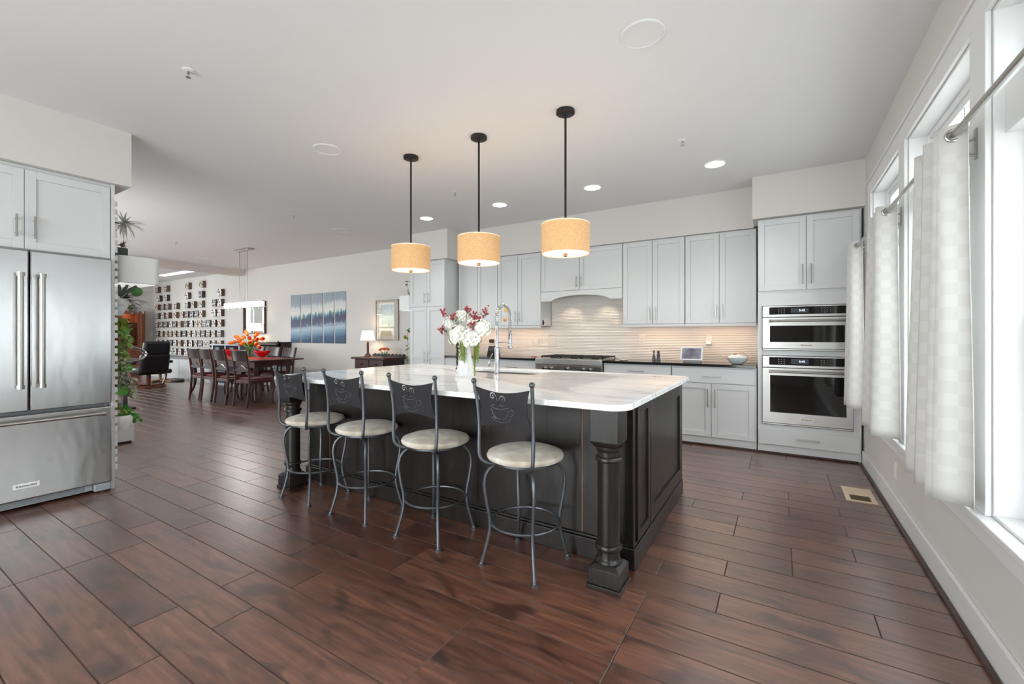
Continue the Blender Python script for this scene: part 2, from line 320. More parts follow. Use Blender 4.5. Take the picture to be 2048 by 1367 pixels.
# ------------------------------------------------------------------ mesh builder
class MB:
    def __init__(s): s.bm = bmesh.new()
    def _f(s, vs, mi, smooth=None):
        try:
            f = s.bm.faces.new(vs); f.material_index = mi; return f
        except ValueError: return None
    def box(s, x0, x1, y0, y1, z0, z1, mi=0):
        v = [s.bm.verts.new(p) for p in [(x0, y0, z0), (x1, y0, z0), (x1, y1, z0), (x0, y1, z0), (x0, y0, z1), (x1, y0, z1), (x1, y1, z1), (x0, y1, z1)]]
        for q in [(3, 2, 1, 0), (4, 5, 6, 7), (0, 1, 5, 4), (1, 2, 6, 5), (2, 3, 7, 6), (3, 0, 4, 7)]: s._f([v[i] for i in q], mi)
        return s
    def hexa(s, pts, mi=0):
        v = [s.bm.verts.new(p) for p in pts]
        for q in [(3, 2, 1, 0), (4, 5, 6, 7), (0, 1, 5, 4), (1, 2, 6, 5), (2, 3, 7, 6), (3, 0, 4, 7)]: s._f([v[i] for i in q], mi)
        return s
    def tube(s, pts, r, seg=8, mi=0, closed=False, flat=1.0):
        pts = [Vector(p) for p in pts]; n = len(pts); rr = r if isinstance(r, (list, tuple)) else [r]*n
        rings = []; prev = None
        for i, p in enumerate(pts):
            a = pts[(i-1) % n] if (closed or i > 0) else p; b = pts[(i+1) % n] if (closed or i < n-1) else p
            t = (b-a)
            if t.length < 1e-9: t = Vector((0, 0, 1))
            t.normalize()
            if prev is None:
                u = t.orthogonal().normalized()
                if abs(t.z) > 0.9: u = Vector((1, 0, 0)); u = (u-t*u.dot(t)).normalized()
            else:
                u = prev-t*prev.dot(t)
                u = u.normalized() if u.length > 1e-6 else t.orthogonal().normalized()
            prev = u; w = t.cross(u)
            rings.append([s.bm.verts.new(p+(u*cos(2*pi*k/seg)+w*sin(2*pi*k/seg)*flat)*rr[i]) for k in range(seg)])
        m = n if closed else n-1
        for i in range(m):
            A, B = rings[i], rings[(i+1) % n]
            for k in range(seg): s._f([A[k], A[(k+1) % seg], B[(k+1) % seg], B[k]], mi)
        if not closed: s._f(rings[0][::-1], mi); s._f(rings[-1], mi)
        return s
    def cyl(s, p0, p1, r, seg=16, mi=0, r1=None): return s.tube([p0, p1], [r, r if r1 is None else r1], seg, mi)
    def lathe(s, c, prof, seg=32, mi=0, sx=1, sy=1, cap=True):
        rings = []
        for r, z in prof:
            rings.append([s.bm.verts.new((c[0]+r*sx*cos(2*pi*k/seg), c[1]+r*sy*sin(2*pi*k/seg), c[2]+z)) for k in range(seg)])
        for A, B in zip(rings, rings[1:]):
            for k in range(seg): s._f([A[k], A[(k+1) % seg], B[(k+1) % seg], B[k]], mi)
        if cap: s._f(rings[0][::-1], mi); s._f(rings[-1], mi)
        return s
    def sph(s, c, r, seg=12, mi=0, sc=(1, 1, 1), rot=None):
        c = Vector(c); n = max(4, seg//2); top = None; rings = []
        def P(v):
            v = Vector((v[0]*sc[0]*r, v[1]*sc[1]*r, v[2]*sc[2]*r))
            return s.bm.verts.new(c+(rot @ v if rot else v))
        for i in range(1, n):
            th = pi*i/n; rings.append([P((sin(th)*cos(2*pi*k/seg), sin(th)*sin(2*pi*k/seg), cos(th))) for k in range(seg)])
        t = P((0, 0, 1)); b = P((0, 0, -1))
        for k in range(seg):
            s._f([t, rings[0][k], rings[0][(k+1) % seg]], mi); s._f([b, rings[-1][(k+1) % seg], rings[-1][k]], mi)
        for A, B in zip(rings, rings[1:]):
            for k in range(seg): s._f([A[k], B[k], B[(k+1) % seg], A[(k+1) % seg]], mi)
        return s
    def prism(s, poly, ax, d0, d1, mi=0):
        """poly in the plane normal to ax ('x': (y,z), 'y': (x,z), 'z': (x,y)) swept from d0 to d1"""
        def P(p, d): return {'x': (d, p[0], p[1]), 'y': (p[0], d, p[1]), 'z': (p[0], p[1], d)}[ax]
        A = [s.bm.verts.new(P(p, d0)) for p in poly]; B = [s.bm.verts.new(P(p, d1)) for p in poly]; n = len(poly)
        s._f(A[::-1], mi); s._f(B, mi)
        for k in range(n): s._f([A[k], A[(k+1) % n], B[(k+1) % n], B[k]], mi)
        return s
    def leaf(s, base, d, up, Ln, Wd, curl=0.0, mi=0, shape=None, fold=0.15, n=5):
        d = Vector(d).normalized(); up = Vector(up); side = d.cross(up)
        if side.length < 1e-4: side = d.orthogonal()
        side.normalize(); up = side.cross(d).normalized(); base = Vector(base); rows = []
        for i in range(n+1):
            t = i/n
            w = Wd*0.5*(shape(t) if shape else (sin(pi*min(1, t*0.93+0.05))**0.8))
            p = base+d*Ln*t*(1-0.25*abs(curl)*t)-up*(curl*Ln*t*t*0.6)
            rows.append((s.bm.verts.new(p-side*w+up*fold*w), s.bm.verts.new(p), s.bm.verts.new(p+side*w+up*fold*w)))
        for A, B in zip(rows, rows[1:]):
            s._f([A[0], A[1], B[1], B[0]], mi); s._f([A[1], A[2], B[2], B[1]], mi)
        return s
    def build(s, name, mats, parent=None, world=True, bevel=0, sharp=35, bseg=2, label=None, loc=None, recalc=True):
        if recalc: bmesh.ops.recalc_face_normals(s.bm, faces=s.bm.faces)
        off = wloc(parent) if (parent and world) else Vector((0, 0, 0))
        if loc is not None: off = Vector(loc)
        for v in s.bm.verts: v.co -= off
        me = bpy.data.meshes.new(name); s.bm.to_mesh(me); s.bm.free()
        for p in me.polygons: p.use_smooth = True
        me.set_sharp_from_angle(angle=radians(sharp))
        for m in (mats if isinstance(mats, (list, tuple)) else [mats]): me.materials.append(m)
        o = bpy.data.objects.new(name, me); COL.objects.link(o)
        if parent: o.parent = parent
        if loc is not None: o.location = loc
        if bevel:
            b = o.modifiers.new('bevel', 'BEVEL'); b.width = bevel; b.segments = bseg; b.limit_method = 'ANGLE'; b.angle_limit = radians(40)
        if label: o['label'] = label
        return o
def wloc(o):
    v = Vector((0, 0, 0))
    while o: v = v+o.location; o = o.parent
    return v
def thing(name, label, cat, loc=(0, 0, 0), group=None, rot=0):
    o = bpy.data.objects.new(name, None); COL.objects.link(o); o.location = loc; o.rotation_euler = (0, 0, rot)
    o.empty_display_size = 0.05; o['label'] = label; o['category'] = cat
    if group: o['group'] = group
    return o
def tag(o, label, cat, group=None):
    o['label'] = label; o['category'] = cat
    if group: o['group'] = group
    return o
def struct(o): o['kind'] = 'structure'; return o
def dup(root, loc, rot=None, label=None):
    def cp(o, par):
        c = o.copy(); COL.objects.link(c); c.parent = par
        for ch in [x for x in o.children]: cp(ch, c)
        return c
    r = root.copy(); COL.objects.link(r); r.location = loc
    if rot is not None: r.rotation_euler = (0, 0, rot)
    if label: r['label'] = label
    for ch in list(root.children): cp(ch, r)
    return r
def bx(name, m, parent, *b, bevel=0, **k): return MB().box(*b).build(name, m, parent, bevel=bevel, **k)
def S_box(name, m, *b, bevel=0): return struct(MB().box(*b).build(name, m, bevel=bevel))
# axis mapped boxes: face 'y-' looks toward -y (u = x), face 'x+' looks toward +x (u = y); d is distance out of plane P
def FB(mb, face, P, u0, u1, v0, v1, d0, d1, mi=0):
    if face == 'y-': return mb.box(u0, u1, P-d1, P-d0, v0, v1, mi)
    if face == 'x+': return mb.box(P+d0, P+d1, u0, u1, v0, v1, mi)
def FP(face, P, u, v, d): return (u, P-d, v) if face == 'y-' else (P+d, u, v)
def shaker(parent, face, P, u0, u1, v0, v1, m, rail=0.057, th=0.02, name='door', mid=None):
    mb = MB(); g = 0.0015; u0 += g; u1 -= g; v0 += g; v1 -= g
    FB(mb, face, P, u0, u0+rail, v0, v1, 0, th); FB(mb, face, P, u1-rail, u1, v0, v1, 0, th)
    FB(mb, face, P, u0+rail, u1-rail, v0, v0+rail, 0, th); FB(mb, face, P, u0+rail, u1-rail, v1-rail, v1, 0, th)
    if mid: FB(mb, face, P, u0+rail, u1-rail, mid-rail/2, mid+rail/2, 0, th)
    FB(mb, face, P, u0+rail, u1-rail, v0+rail, v1-rail, 0, th-0.011)
    return mb.build(name, m, parent, bevel=0.0015)
def slab(parent, face, P, u0, u1, v0, v1, m, th=0.02, name='drawer'):
    mb = MB(); g = 0.0015; FB(mb, face, P, u0+g, u1-g, v0+g, v1-g, 0, th); return mb.build(name, m, parent, bevel=0.002)
def pull(parent, face, P, u, v, Ln, vert=True, r=0.006, out=0.034, m=None, name='handle'):
    mb = MB()
    a, b = ((u, v-Ln/2), (u, v+Ln/2)) if vert else ((u-Ln/2, v), (u+Ln/2, v))
    mb.cyl(FP(face, P, *a, out), FP(face, P, *b, out), r, 10)
    for t in (0.18, 0.82):
        q = (a[0]+(b[0]-a[0])*t, a[1]+(b[1]-a[1])*t); mb.cyl(FP(face, P, *q, 0.0), FP(face, P, *q, out), r*0.75, 8)
    return mb.build(name, m or M_nickel, parent)
def text_mesh(name, body, size, m, parent, loc, rot, ext=0.0006):
    cu = bpy.data.curves.new('txt', 'FONT'); cu.body = body; cu.size = size; cu.extrude = ext; cu.align_x = 'CENTER'; cu.align_y = 'CENTER'
    t = bpy.data.objects.new('txt', cu); COL.objects.link(t)
    dg = bpy.context.evaluated_depsgraph_get(); me = bpy.data.meshes.new_from_object(t.evaluated_get(dg))
    bpy.data.objects.remove(t); me.name = name; me.materials.clear(); me.materials.append(m)
    me.transform(Matrix.Translation(Vector(loc)-wloc(parent)) @ rot.to_matrix().to_4x4())
    o = bpy.data.objects.new(name, me); COL.objects.link(o); o.parent = parent
    return o
from mathutils import Euler
ROT_Ym = Euler((pi/2, 0, 0)); ROT_Xp = Euler((pi/2, 0, pi/2))
# pixel helper used to read real positions off the survey of the room
SN, CS = sin(YAW), cos(YAW)
def ray(px, py): u = (px-1024)/FPX; return (-SN+CS*u, CS+SN*u, (669-py)/FPX)
def aty(px, py, Y): d = ray(px, py); t = Y/d[1]; return Vector((d[0]*t, Y, 1.24+d[2]*t))
def atx(px, py, X): d = ray(px, py); t = X/d[0]; return Vector((X, d[1]*t, 1.24+d[2]*t))
def catmull(P, n=6):
    P = [Vector(p) for p in P]; out = []
    for i in range(len(P)-1):
        a = P[max(i-1, 0)]; b = P[i]; c = P[i+1]; d = P[min(i+2, len(P)-1)]
        for k in range(n):
            t = k/n; out.append(0.5*((2*b)+(c-a)*t+(2*a-5*b+4*c-d)*t*t+(3*b-a-3*c+d)*t**3))
    out.append(P[-1]); return out
def rrect(x0, x1, y0, y1, r, n=8):
    P = []
    for cx, cy, a in ((x1-r, y1-r, 0), (x0+r, y1-r, pi/2), (x0+r, y0+r, pi), (x1-r, y0+r, 3*pi/2)):
        for k in range(n+1): P.append((cx+r*cos(a+pi/2*k/n), cy+r*sin(a+pi/2*k/n)))
    return P

# ================================================================== SETTING
# floor: one mesh of bevelled hand-scraped planks over a dark groove bed
def make_floor():
    bm = bmesh.new(); lay = bm.loops.layers.float_color.new('plank')
    rnd = random.Random(3); pw = 0.1755; y = 0.732-16*pw; c = 0.0032
    x0, x1 = -17.35, 0.80
    while y < 6.05:
        x = x0-rnd.choice([0, .3, .6, .9]); x = -0.245-0.3*round((-0.245-x)/0.3)
        while x < x1:
            Ln = rnd.choice([0.6, 0.9, 0.9, 1.2, 1.2])
            a, b = max(x, x0), min(x+Ln, x1)
            if b-a > 0.02:
                z = 0.0; zl = -0.003; col = (rnd.random(), rnd.random(), rnd.random(), 1)
                o = [bm.verts.new(p) for p in ((a, y, zl), (b, y, zl), (b, y+pw, zl), (a, y+pw, zl))]
                i = [bm.verts.new(p) for p in ((a+c, y+c, z), (b-c, y+c, z), (b-c, y+pw-c, z), (a+c, y+pw-c, z))]
                fs = [bm.faces.new(i)]
                for k in range(4):
                    f = bm.faces.new((o[k], o[(k+1) % 4], i[(k+1) % 4], i[k])); f.material_index = 1; fs.append(f)
                for f in fs:
                    for l in f.loops: l[lay] = col
            x += Ln
        y += pw
    me = bpy.data.meshes.new('floor'); bm.to_mesh(me); bm.free()
    me.materials.append(M_floor); me.materials.append(M_groove)
    o = bpy.data.objects.new('floor', me); COL.objects.link(o); struct(o)
make_floor()
S_box('ceiling', M_ceil, FX-0.15, RX+0.15, FY-0.15, BY+0.15, CH, CH+0.12)
S_box('wall_back', M_wall, FX-0.15, RX+0.15, BY, BY+0.15, -0.01, CH)
def wall_with_holes(name, axis, P0, P1, u0, u1, holes):
    mb = MB()
    def B(a, b, z0, z1):
        if b-a < 1e-4 or z1-z0 < 1e-4: return
        if axis == 'x': mb.box(P0, P1, a, b, z0, z1)
        else: mb.box(a, b, P0, P1, z0, z1)
    u = u0
    for a, b, z0, z1 in sorted(holes):
        B(u, a, -0.01, CH); B(a, b, -0.01, z0); B(a, b, z1, CH); u = b
    B(u, u1, -0.01, CH)
    return struct(mb.build(name, M_wall))
wall_with_holes('wall_right', 'x', RX, RX+0.15, FY-0.15, BY, [(a, b, WZ0, WZ1) for a, b in WIN])
wall_with_holes('wall_far', 'x', FX-0.15, FX, 0.75, BY, [(a, b, 0.6, 2.4) for a, b in FARWIN])
wall_with_holes('wall_front', 'y', FY-0.15, FY, -5.5, RX, [(ADDED_DOOR[0], ADDED_DOOR[1], 0.0, 2.4)])
S_box('wall_left', M_wall, -5.5, -5.35, FY, 1.33, -0.01, CH)
wall_with_holes('wall_dining', 'y', 0.75, 0.9, FX, -5.5, [(a, b, 0.55, 2.45) for a, b in DINWIN])
# soffits and the far header beam
S_box('trim_1', M_wall, -5.35, -4.56, FY, 1.43, 2.455, CH)
S_box('trim_2', M_wall, -4.42, -0.25, 5.578, BY, 2.437, CH)
S_box('trim_3', M_wall, -5.22, -4.42, 5.27, BY, 2.437, CH)
S_box('trim_4', M_wall, -0.25, RX, 5.245, BY, 2.457, CH)
S_box('trim_5', mat('beam_paint', (214, 206, 202), 0.8, bump=0.02), -12.0, -11.65, 0.9, BY, 2.755, CH)
# baseboards and shoe mouldings
S_box('baseboard_right', M_trim, RX-0.018, RX, FY, 5.295, 0, 0.135, bevel=0.004)
S_box('trim_6', M_brownmould, RX-0.038, RX-0.018, FY, 5.30, 0, 0.022, bevel=0.006)
S_box('baseboard_back', M_trim, FX, -5.26, BY-0.018, BY, 0, 0.14, bevel=0.004)
S_box('trim_7', M_brownmould, FX, -5.26, BY-0.034, BY-0.018, 0, 0.02, bevel=0.006)
S_box('trim_8', M_brownmould, -1.90, RX-0.04, 5.30, 5.322, 0, 0.022, bevel=0.006)
S_box('baseboard_far', M_trim, FX, FX+0.018, 0.9, BY-0.02, 0, 0.14, bevel=0.004)
# ribbed backsplash tile
def backsplash():
    bm = bmesh.new(); pitch = 0.0215
    def strip(x0, x1, z0, z1):
        n = int((z1-z0)/pitch*6); rows = []
        for i in range(n+1):
            z = z0+(z1-z0)*i/n; d = 0.006*abs(sin(pi*z/pitch))
            rows.append((bm.verts.new((x0, BY-0.006-d, z)), bm.verts.new((x1, BY-0.006-d, z))))
        for A, B in zip(rows, rows[1:]): bm.faces.new((A[0], A[1], B[1], B[0]))
    strip(-4.47, -2.945, 0.915, 1.372); strip(-2.945, -1.748, 0.915, 1.86); strip(-1.748, -0.215, 0.915, 1.372)
    me = bpy.data.meshes.new('trim_9'); bm.to_mesh(me); bm.free()
    for p in me.polygons: p.use_smooth = True
    me.materials.append(mat('ribbed_tile', (232, 226, 220), 0.25, bump=0.005)); o = bpy.data.objects.new('trim_9', me); COL.objects.link(o); struct(o)
backsplash()

# windows on the right wall
def window_x(idx, X0, X1, y0, y1, z0, z1, bar=None, muntins=1, side=1):
    """unit in a wall of constant x; X0 room face, X1 outer face"""
    w = thing('window_%d' % idx, '', 'window', ((X0+X1)/2, (y0+y1)/2, z0)); del w['label']; del w['category']; struct(w)
    sgn = 1 if X1 > X0 else -1
    def xx(a, b): p, q = X0+sgn*a, X0+sgn*b; return (min(p, q), max(p, q))
    mb = MB(); t = 0.03
    a, b = xx(0.0, 0.15)
    mb.box(a, b, y0, y0+0.012, z0, z1); mb.box(a, b, y1-0.012, y1, z0, z1); mb.box(a, b, y0+.012, y1-.012, z1-0.012, z1); mb.box(a, b, y0+.012, y1-.012, z0, z0+0.012)
    a, b = xx(0.085, 0.145)
    mb.box(a, b, y0+.012, y0+.045, z0, z1); mb.box(a, b, y1-.045, y1-.012, z0, z1); mb.box(a, b, y0+.045, y1-.045, z1-.045, z1-.012); mb.box(a, b, y0+.045, y1-.045, z0+.012, z0+.035)
    if bar:
        p, q = xx(0.03, 0.145); mb.box(p, q, y0+.012, y1-.012, bar[0], bar[1])
    mb.build('frame', M_trim, w, bevel=0.003)
    def sash(za, zb, a, b, nm, mun):
        m2 = MB(); p, q = xx(a, b); r = 0.042; ya, yb = y0+0.046, y1-0.046
        m2.box(p, q, ya, ya+r, za, zb); m2.box(p, q, yb-r, yb, za, zb); m2.box(p, q, ya+r, yb-r, zb-r, zb); m2.box(p, q, ya+r, yb-r, za, za+r)
        for k in range(1, mun+1):
            yy = ya+(yb-ya)*k/(mun+1); m2.box(p+.008, q-.008, yy-.009, yy+.009, za+r, zb-r)
        o = m2.build(nm, M_trim, w, bevel=0.002)
        g = (p+q)/2; MB().box(g-.002, g+.002, ya+r, yb-r, za+r, zb-r).build('glass', M_glass, o)
    if bar:
        sash(bar[1], z1-.046, 0.10, 0.135, 'transom_sash', muntins)
        mid = (z0+bar[0])/2+0.02
        sash(mid-0.02, bar[0], 0.117, 0.145, 'upper_sash', 0); sash(z0+.036, mid+0.02, 0.087, 0.115, 'lower_sash', 0)
    else:
        mid = (z0+z1)/2
        sash(mid-0.02, z1-.046, 0.117, 0.145, 'upper_sash', 2); sash(z0+.036, mid+0.02, 0.087, 0.115, 'lower_sash', 2)
    return w
for i, (a, b) in enumerate(WIN): window_x(i+1, RX, RX+0.15, a, b, WZ0, WZ1, bar=(1.99, 2.17))
for i, (a, b) in enumerate(FARWIN): window_x(6+i, FX, FX-0.15, a, b, 0.6, 2.4)
# casing and stool of the window row
mb = MB()
mb.box(RX-0.02, RX, -0.15, 4.97, WZ1, WZ1+0.105); mb.box(RX-0.03, RX, -0.16, 4.98, WZ1+0.105, WZ1+0.125)
for a, b in ((2.36, 2.52), (3.63, 3.78), (4.84, 4.96), (1.10, 1.25), (-0.14, 0.0)): mb.box(RX-0.02, RX, a, b, WZ0, WZ1)
struct(mb.build('trim_10', M_trim, bevel=0.003))
mb = MB(); mb.box(RX-0.05, RX+0.08, -0.19, 5.0, WZ0-0.028, WZ0-0.0005); mb.box(RX-0.02, RX, -0.15, 4.96, WZ0-0.115, WZ0-0.028)
struct(mb.build('trim_11', M_trim, bevel=0.004))
# unseen glazed doors, added in the front wall to bring in light
d = thing('added_door_1', '', 'door', (-2.1, FY-0.08, 0)); del d['label']; del d['category']; struct(d)
mb = MB()
for k in range(4):
    xa = ADDED_DOOR[0]+0.9*k; mb.box(xa, xa+.08, FY-.12, FY-.05, 0, 2.4); mb.box(xa+.82, xa+.9, FY-.12, FY-.05, 0, 2.4)
    mb.box(xa+.08, xa+.82, FY-.12, FY-.05, 0, .12); mb.box(xa+.08, xa+.82, FY-.12, FY-.05, 2.3, 2.4)
mb.build('frame', M_trim, d)
mb = MB()
for k in range(4): xa = ADDED_DOOR[0]+0.9*k; mb.box(xa+.08, xa+.82, FY-.087, FY-.083, .12, 2.3)
mb.build('glass', M_glass, d)

# ------------------------------------------------------------------ outdoors
S_box('ground', M_concrete, -40, 30, -30, 30, -0.6, -0.5)
hs = thing('neighbouring_house', 'white neighbouring house seen through the kitchen windows', 'house', (9.0, 5.0, -0.5))
mb = MB(); mb.box(9.0, 14, -4, 16, -0.5, 3.4); mb.build('wall', M_siding, hs)
mb = MB(); mb.box(8.4, 14.2, -4.4, 16.4, 3.4, 3.62); mb.build('roof', M_trim, hs)
for k in range(5):
    yy = -2+k*3.2; f = MB(); f.box(8.95, 9.0, yy, yy+1.3, 0.7, 2.5); fo = f.build('window', M_trim, hs)
    g = MB(); g.box(8.93, 8.949, yy+.07, yy+.62, .78, 2.42); g.box(8.93, 8.949, yy+.68, yy+1.23, .78, 2.42); g.build('pane', M_extglass, fo)

# ================================================================== KITCHEN: fridge side (faces +x)
XF = -4.62
c = thing('cabinet', 'white two-door cabinet above the steel refrigerator with tall end panel', 'cabinet', (-4.95, 0.85, 1.85))
bx('body', M_cab, c, -5.345, XF, 0.40, 1.311, 1.85, 2.452)
for a, b, hu in ((0.40, 0.838, 0.795), (0.838, 1.309, 0.885)):
    dr = shaker(c, 'x+', XF, a, b, 1.853, 2.425, M_cab)
    pull(dr, 'x+', XF+0.02, hu, 2.01, 0.16)
bx('side_panel', M_cab, c, -5.345, -4.60, 1.3125, 1.335, 0.0, 2.452)
f = thing('refrigerator', 'stainless steel french-door refrigerator with bottom freezer drawer', 'refrigerator', (-4.9, 0.85, 0))
bx('body', M_greyplastic, f, -5.33, -4.64, 0.40, 1.305, 0.03, 1.842)
FDX = -4.545
for a, b, hu in ((0.40, 0.849, 0.80), (0.856, 1.302, 0.905)):
    dd = bx('door', M_fridge, f, -4.632, FDX, a, b, 0.697, 1.838, bevel=0.008)
    mb = MB(); mb.tube([(FDX+.058, hu, .865), (FDX+.058, hu, 1.672)], 0.016, 14, 0)
    for z in (0.875, 1.662):
        mb.cyl((FDX+.058, hu, z-.014), (FDX+.058, hu, z+.014), 0.0205, 14); mb.cyl((FDX, hu, z), (FDX+.058, hu, z), 0.013, 10)
    mb.build('handle', M_nickel, dd)
dd = bx('drawer', M_fridge, f, -4.632, FDX, 0.40, 1.302, 0.075, 0.672, bevel=0.008)
mb = MB(); mb.cyl((FDX+.055, .44, .628), (FDX+.055, 1.245, .628), .013, 14)
for y in (.45, 1.235): mb.cyl((FDX+.055, y-.014, .628), (FDX+.055, y+.014, .628), .018, 14); mb.cyl((FDX, y, .628), (FDX+.055, y, .628), .011, 10)
mb.build('handle', M_nickel, dd)
bd = bx('badge', mat('badge_white', (236, 236, 236), 0.3, bump=0.002), dd, FDX, FDX+.002, .772, .902, .158, .192)
text_mesh('lettering', 'KitchenAid', 0.0225, M_black, bd, (FDX+.0026, .837, .174), ROT_Xp)
mb = MB(); mb.box(-4.632, -4.60, .41, 1.16, .018, .072)
for k in range(5): mb.box(-4.601, -4.592, .41, 1.16, .021+k*.0105, .027+k*.0105)
mb.build('grille', M_greyplastic, f)
mb = MB(); mb.box(-4.632, -4.548, 1.20, 1.30, .012, .07); mb.box(-4.632, -4.585, 1.155, 1.20, .02, .07); mb.cyl((-4.60, 1.27, 0.0), (-4.60, 1.27, .02), .02, 12)
mb.build('hinge_foot', M_greyplastic, f, bevel=.008)

# ================================================================== KITCHEN: back run (faces -y)
def base_body(name, label, x0, x1, z1=0.883, cat='cabinet'):
    c = thing(name, label, cat, ((x0+x1)/2, 5.64, 0)); bx('body', M_cab, c, x0, x1, 5.332, 5.945, 0.0, z1); return c
YB = 5.332
c = base_body('base_cabinet', 'white base cabinet with one drawer over two doors beside the wall ovens', -1.077, -0.212)
d1 = slab(c, 'y-', YB, -1.072, -0.227, .70, .862, M_cab); pull(d1, 'y-', YB-.02, -.65, .778, .20, False)
for a, b, u in ((-1.072, -.654, -.69), (-.652, -.227, -.615)):
    dr = shaker(c, 'y-', YB, a, b, .098, .694, M_cab); pull(dr, 'y-', YB-.02, u, .535, .20)
c = base_body('base_cabinet', 'white drawer base cabinet just right of the gas range', -1.90, -1.081)
for z0, z1 in ((.70, .862), (.42, .694), (.098, .414)):
    d1 = slab(c, 'y-', YB, -1.896, -1.085, z0, z1, M_cab); pull(d1, 'y-', YB-.02, -1.49, (z0+z1)/2+.02, .20, False)
c = base_body('base_cabinet', 'white drawer base cabinet just left of the gas range behind the faucet', -3.66, -2.862)
for z0, z1 in ((.70, .862), (.42, .694), (.098, .414)):
    d1 = slab(c, 'y-', YB, -3.656, -2.866, z0, z1, M_cab); pull(d1, 'y-', YB-.02, -3.26, (z0+z1)/2, .20, False)
c = base_body('base_cabinet', 'white base cabinet beside the tall pantry behind the flower pitcher', -4.494, -3.664)
d1 = slab(c, 'y-', YB, -4.49, -3.668, .70, .862, M_cab); pull(d1, 'y-', YB-.02, -4.08, .78, .20, False)
for a, b, u in ((-4.49, -4.08, -4.12), (-4.078, -3.668, -4.04)):
    dr = shaker(c, 'y-', YB, a, b, .098, .694, M_cab); pull(dr, 'y-', YB-.02, u, .535, .20)
tag(bx('countertop', M_counterblk, None, -1.902, -0.213, 5.285, 5.935, .884, .914, bevel=.003), 'black stone countertop between the gas range and the wall ovens', 'countertop')
tag(bx('countertop', M_counterblk, None, -4.492, -2.86, 5.285, 5.935, .884, .914, bevel=.003), 'black stone countertop between the tall pantry and the gas range', 'countertop')
# gas range
r = thing('gas_range', 'stainless gas range with black grates and a row of knobs', 'range', (-2.381, 5.6, 0))
mb = MB(); mb.box(-2.855, -1.907, 5.33, 5.93, .02, .90); mb.build('body', M_steel, r, bevel=.003)
mb = MB(); mb.prism([(5.26, .845), (5.335, .80), (5.335, .925), (5.26, .918)], 'x', -2.855, -1.907); cp = mb.build('control_panel', M_steel, r, bevel=.004)
mb = MB(); mb.prism([(5.275, .72), (5.332, .70), (5.332, .80), (5.262, .838)], 'x', -2.855, -1.907); mb.build('knob_fascia', M_steel, r, bevel=.003)
for x in (-2.71, -2.62, -2.385, -2.16, -2.065):
    mb = MB(); mb.cyl((x, 5.275, .79), (x, 5.225, .785), .024, 16, 0, .02); kb = mb.build('knob', M_nickel, r)
    MB().cyl((x, 5.226, .785), (x, 5.221, .785), .017, 14).build('knob_cap', M_black, kb)
bx('oven_door', M_steel, r, -2.85, -1.912, 5.30, 5.33, .15, .69, bevel=.004)
mb = MB(); mb.box(-2.84, -1.922, 5.345, 5.90, .90, .918); ct = mb.build('cooktop', M_steel, r, bevel=.003)
for i in range(3):
    a = -2.82+i*.298; mb = MB(); z = .952
    for x in (a, a+.092, a+.184, a+.278): mb.box(x, x+.012, 5.37, 5.875, z-.012, z)
    for y in (5.37, 5.49, 5.615, 5.74, 5.863): mb.box(a, a+.29, y, y+.012, z-.018, z-.003)
    for x in (a, a+.278):
        for y in (5.37, 5.863): mb.box(x, x+.012, y, y+.012, .918, z)
    mb.build('grate', M_ironblk, r)
    for y in (5.48, 5.76): MB().lathe((a+.145, y, .918), [(.05, 0), (.05, .01), (.032, .014), (.03, .02)], 18).build('burner', M_ironblk, r)
# upper cabinets
YU = 5.62
def upper(label, x0, x1, split, z0=1.372, z1=2.434, rail=True, hz=1.51, hl=.16):
    c = thing('wall_cabinet', label, 'cabinet', ((x0+x1)/2, 5.78, z0)); bx('body', M_cab, c, x0+.001, x1-.001, YU, 5.932, z0, z1)
    for a, b, u in ((x0, split, split-.035), (split, x1, split+.035)):
        dr = shaker(c, 'y-', YU, a+.002, b-.002, z0+.004, z1-.012, M_cab); pull(dr, 'y-', YU-.02, u, hz, hl)
    if rail: bx('light_rail', M_cab, c, x0+.001, x1-.001, 5.60, 5.62, z0-.03, z0-.001)
    return c
upper('white two-door wall cabinet next to the tall pantry', -4.455, -3.70, -4.08)
c2 = upper('white two-door wall cabinet directly left of the range hood', -3.697, -2.948, -3.335)
c3 = upper('white two-door wall cabinet directly right of the range hood', -1.744, -.983, -1.368)
c4 = upper('white two-door wall cabinet nearest the tall wall ovens', -.980, -.255+.03, -.603)
hc = upper('short white two-door cabinet over the arched range hood', -2.944, -1.748, -2.35, z0=1.852, rail=False, hz=1.97, hl=.15)
pts = [(-2.944, 1.85), (-2.944, 1.715), (-2.86, 1.715)]
for k in range(17):
    t = k/16; pts.append((-2.78+t*.868, 1.715+.075*sin(pi*t)**.55))
pts += [(-1.83, 1.715), (-1.748, 1.715), (-1.748, 1.85)]
MB().prism(pts, 'y', 5.598, 5.62).build('hood_valance', M_cab, hc, sharp=50)
bx('hood_insert', M_steel, hc, -2.75, -1.94, 5.63, 5.91, 1.80, 1.848)
# tall pantry
c = thing('pantry_cabinet', 'tall white four-door pantry cabinet at the end of the counter', 'cabinet', (-4.87, 5.63, 0))
bx('body', M_cab, c, -5.24, -4.498, 5.32, 5.945, 0, 2.434)
for a, b, u in ((-5.238, -4.870, -4.905), (-4.868, -4.50, -4.833)):
    dr = shaker(c, 'y-', 5.32, a, b, 1.695, 2.42, M_cab); pull(dr, 'y-', 5.30, u, 1.835, .18)
    dr = shaker(c, 'y-', 5.32, a, b, .10, 1.685, M_cab, mid=.89); pull(dr, 'y-', 5.30, u, .885, .18)
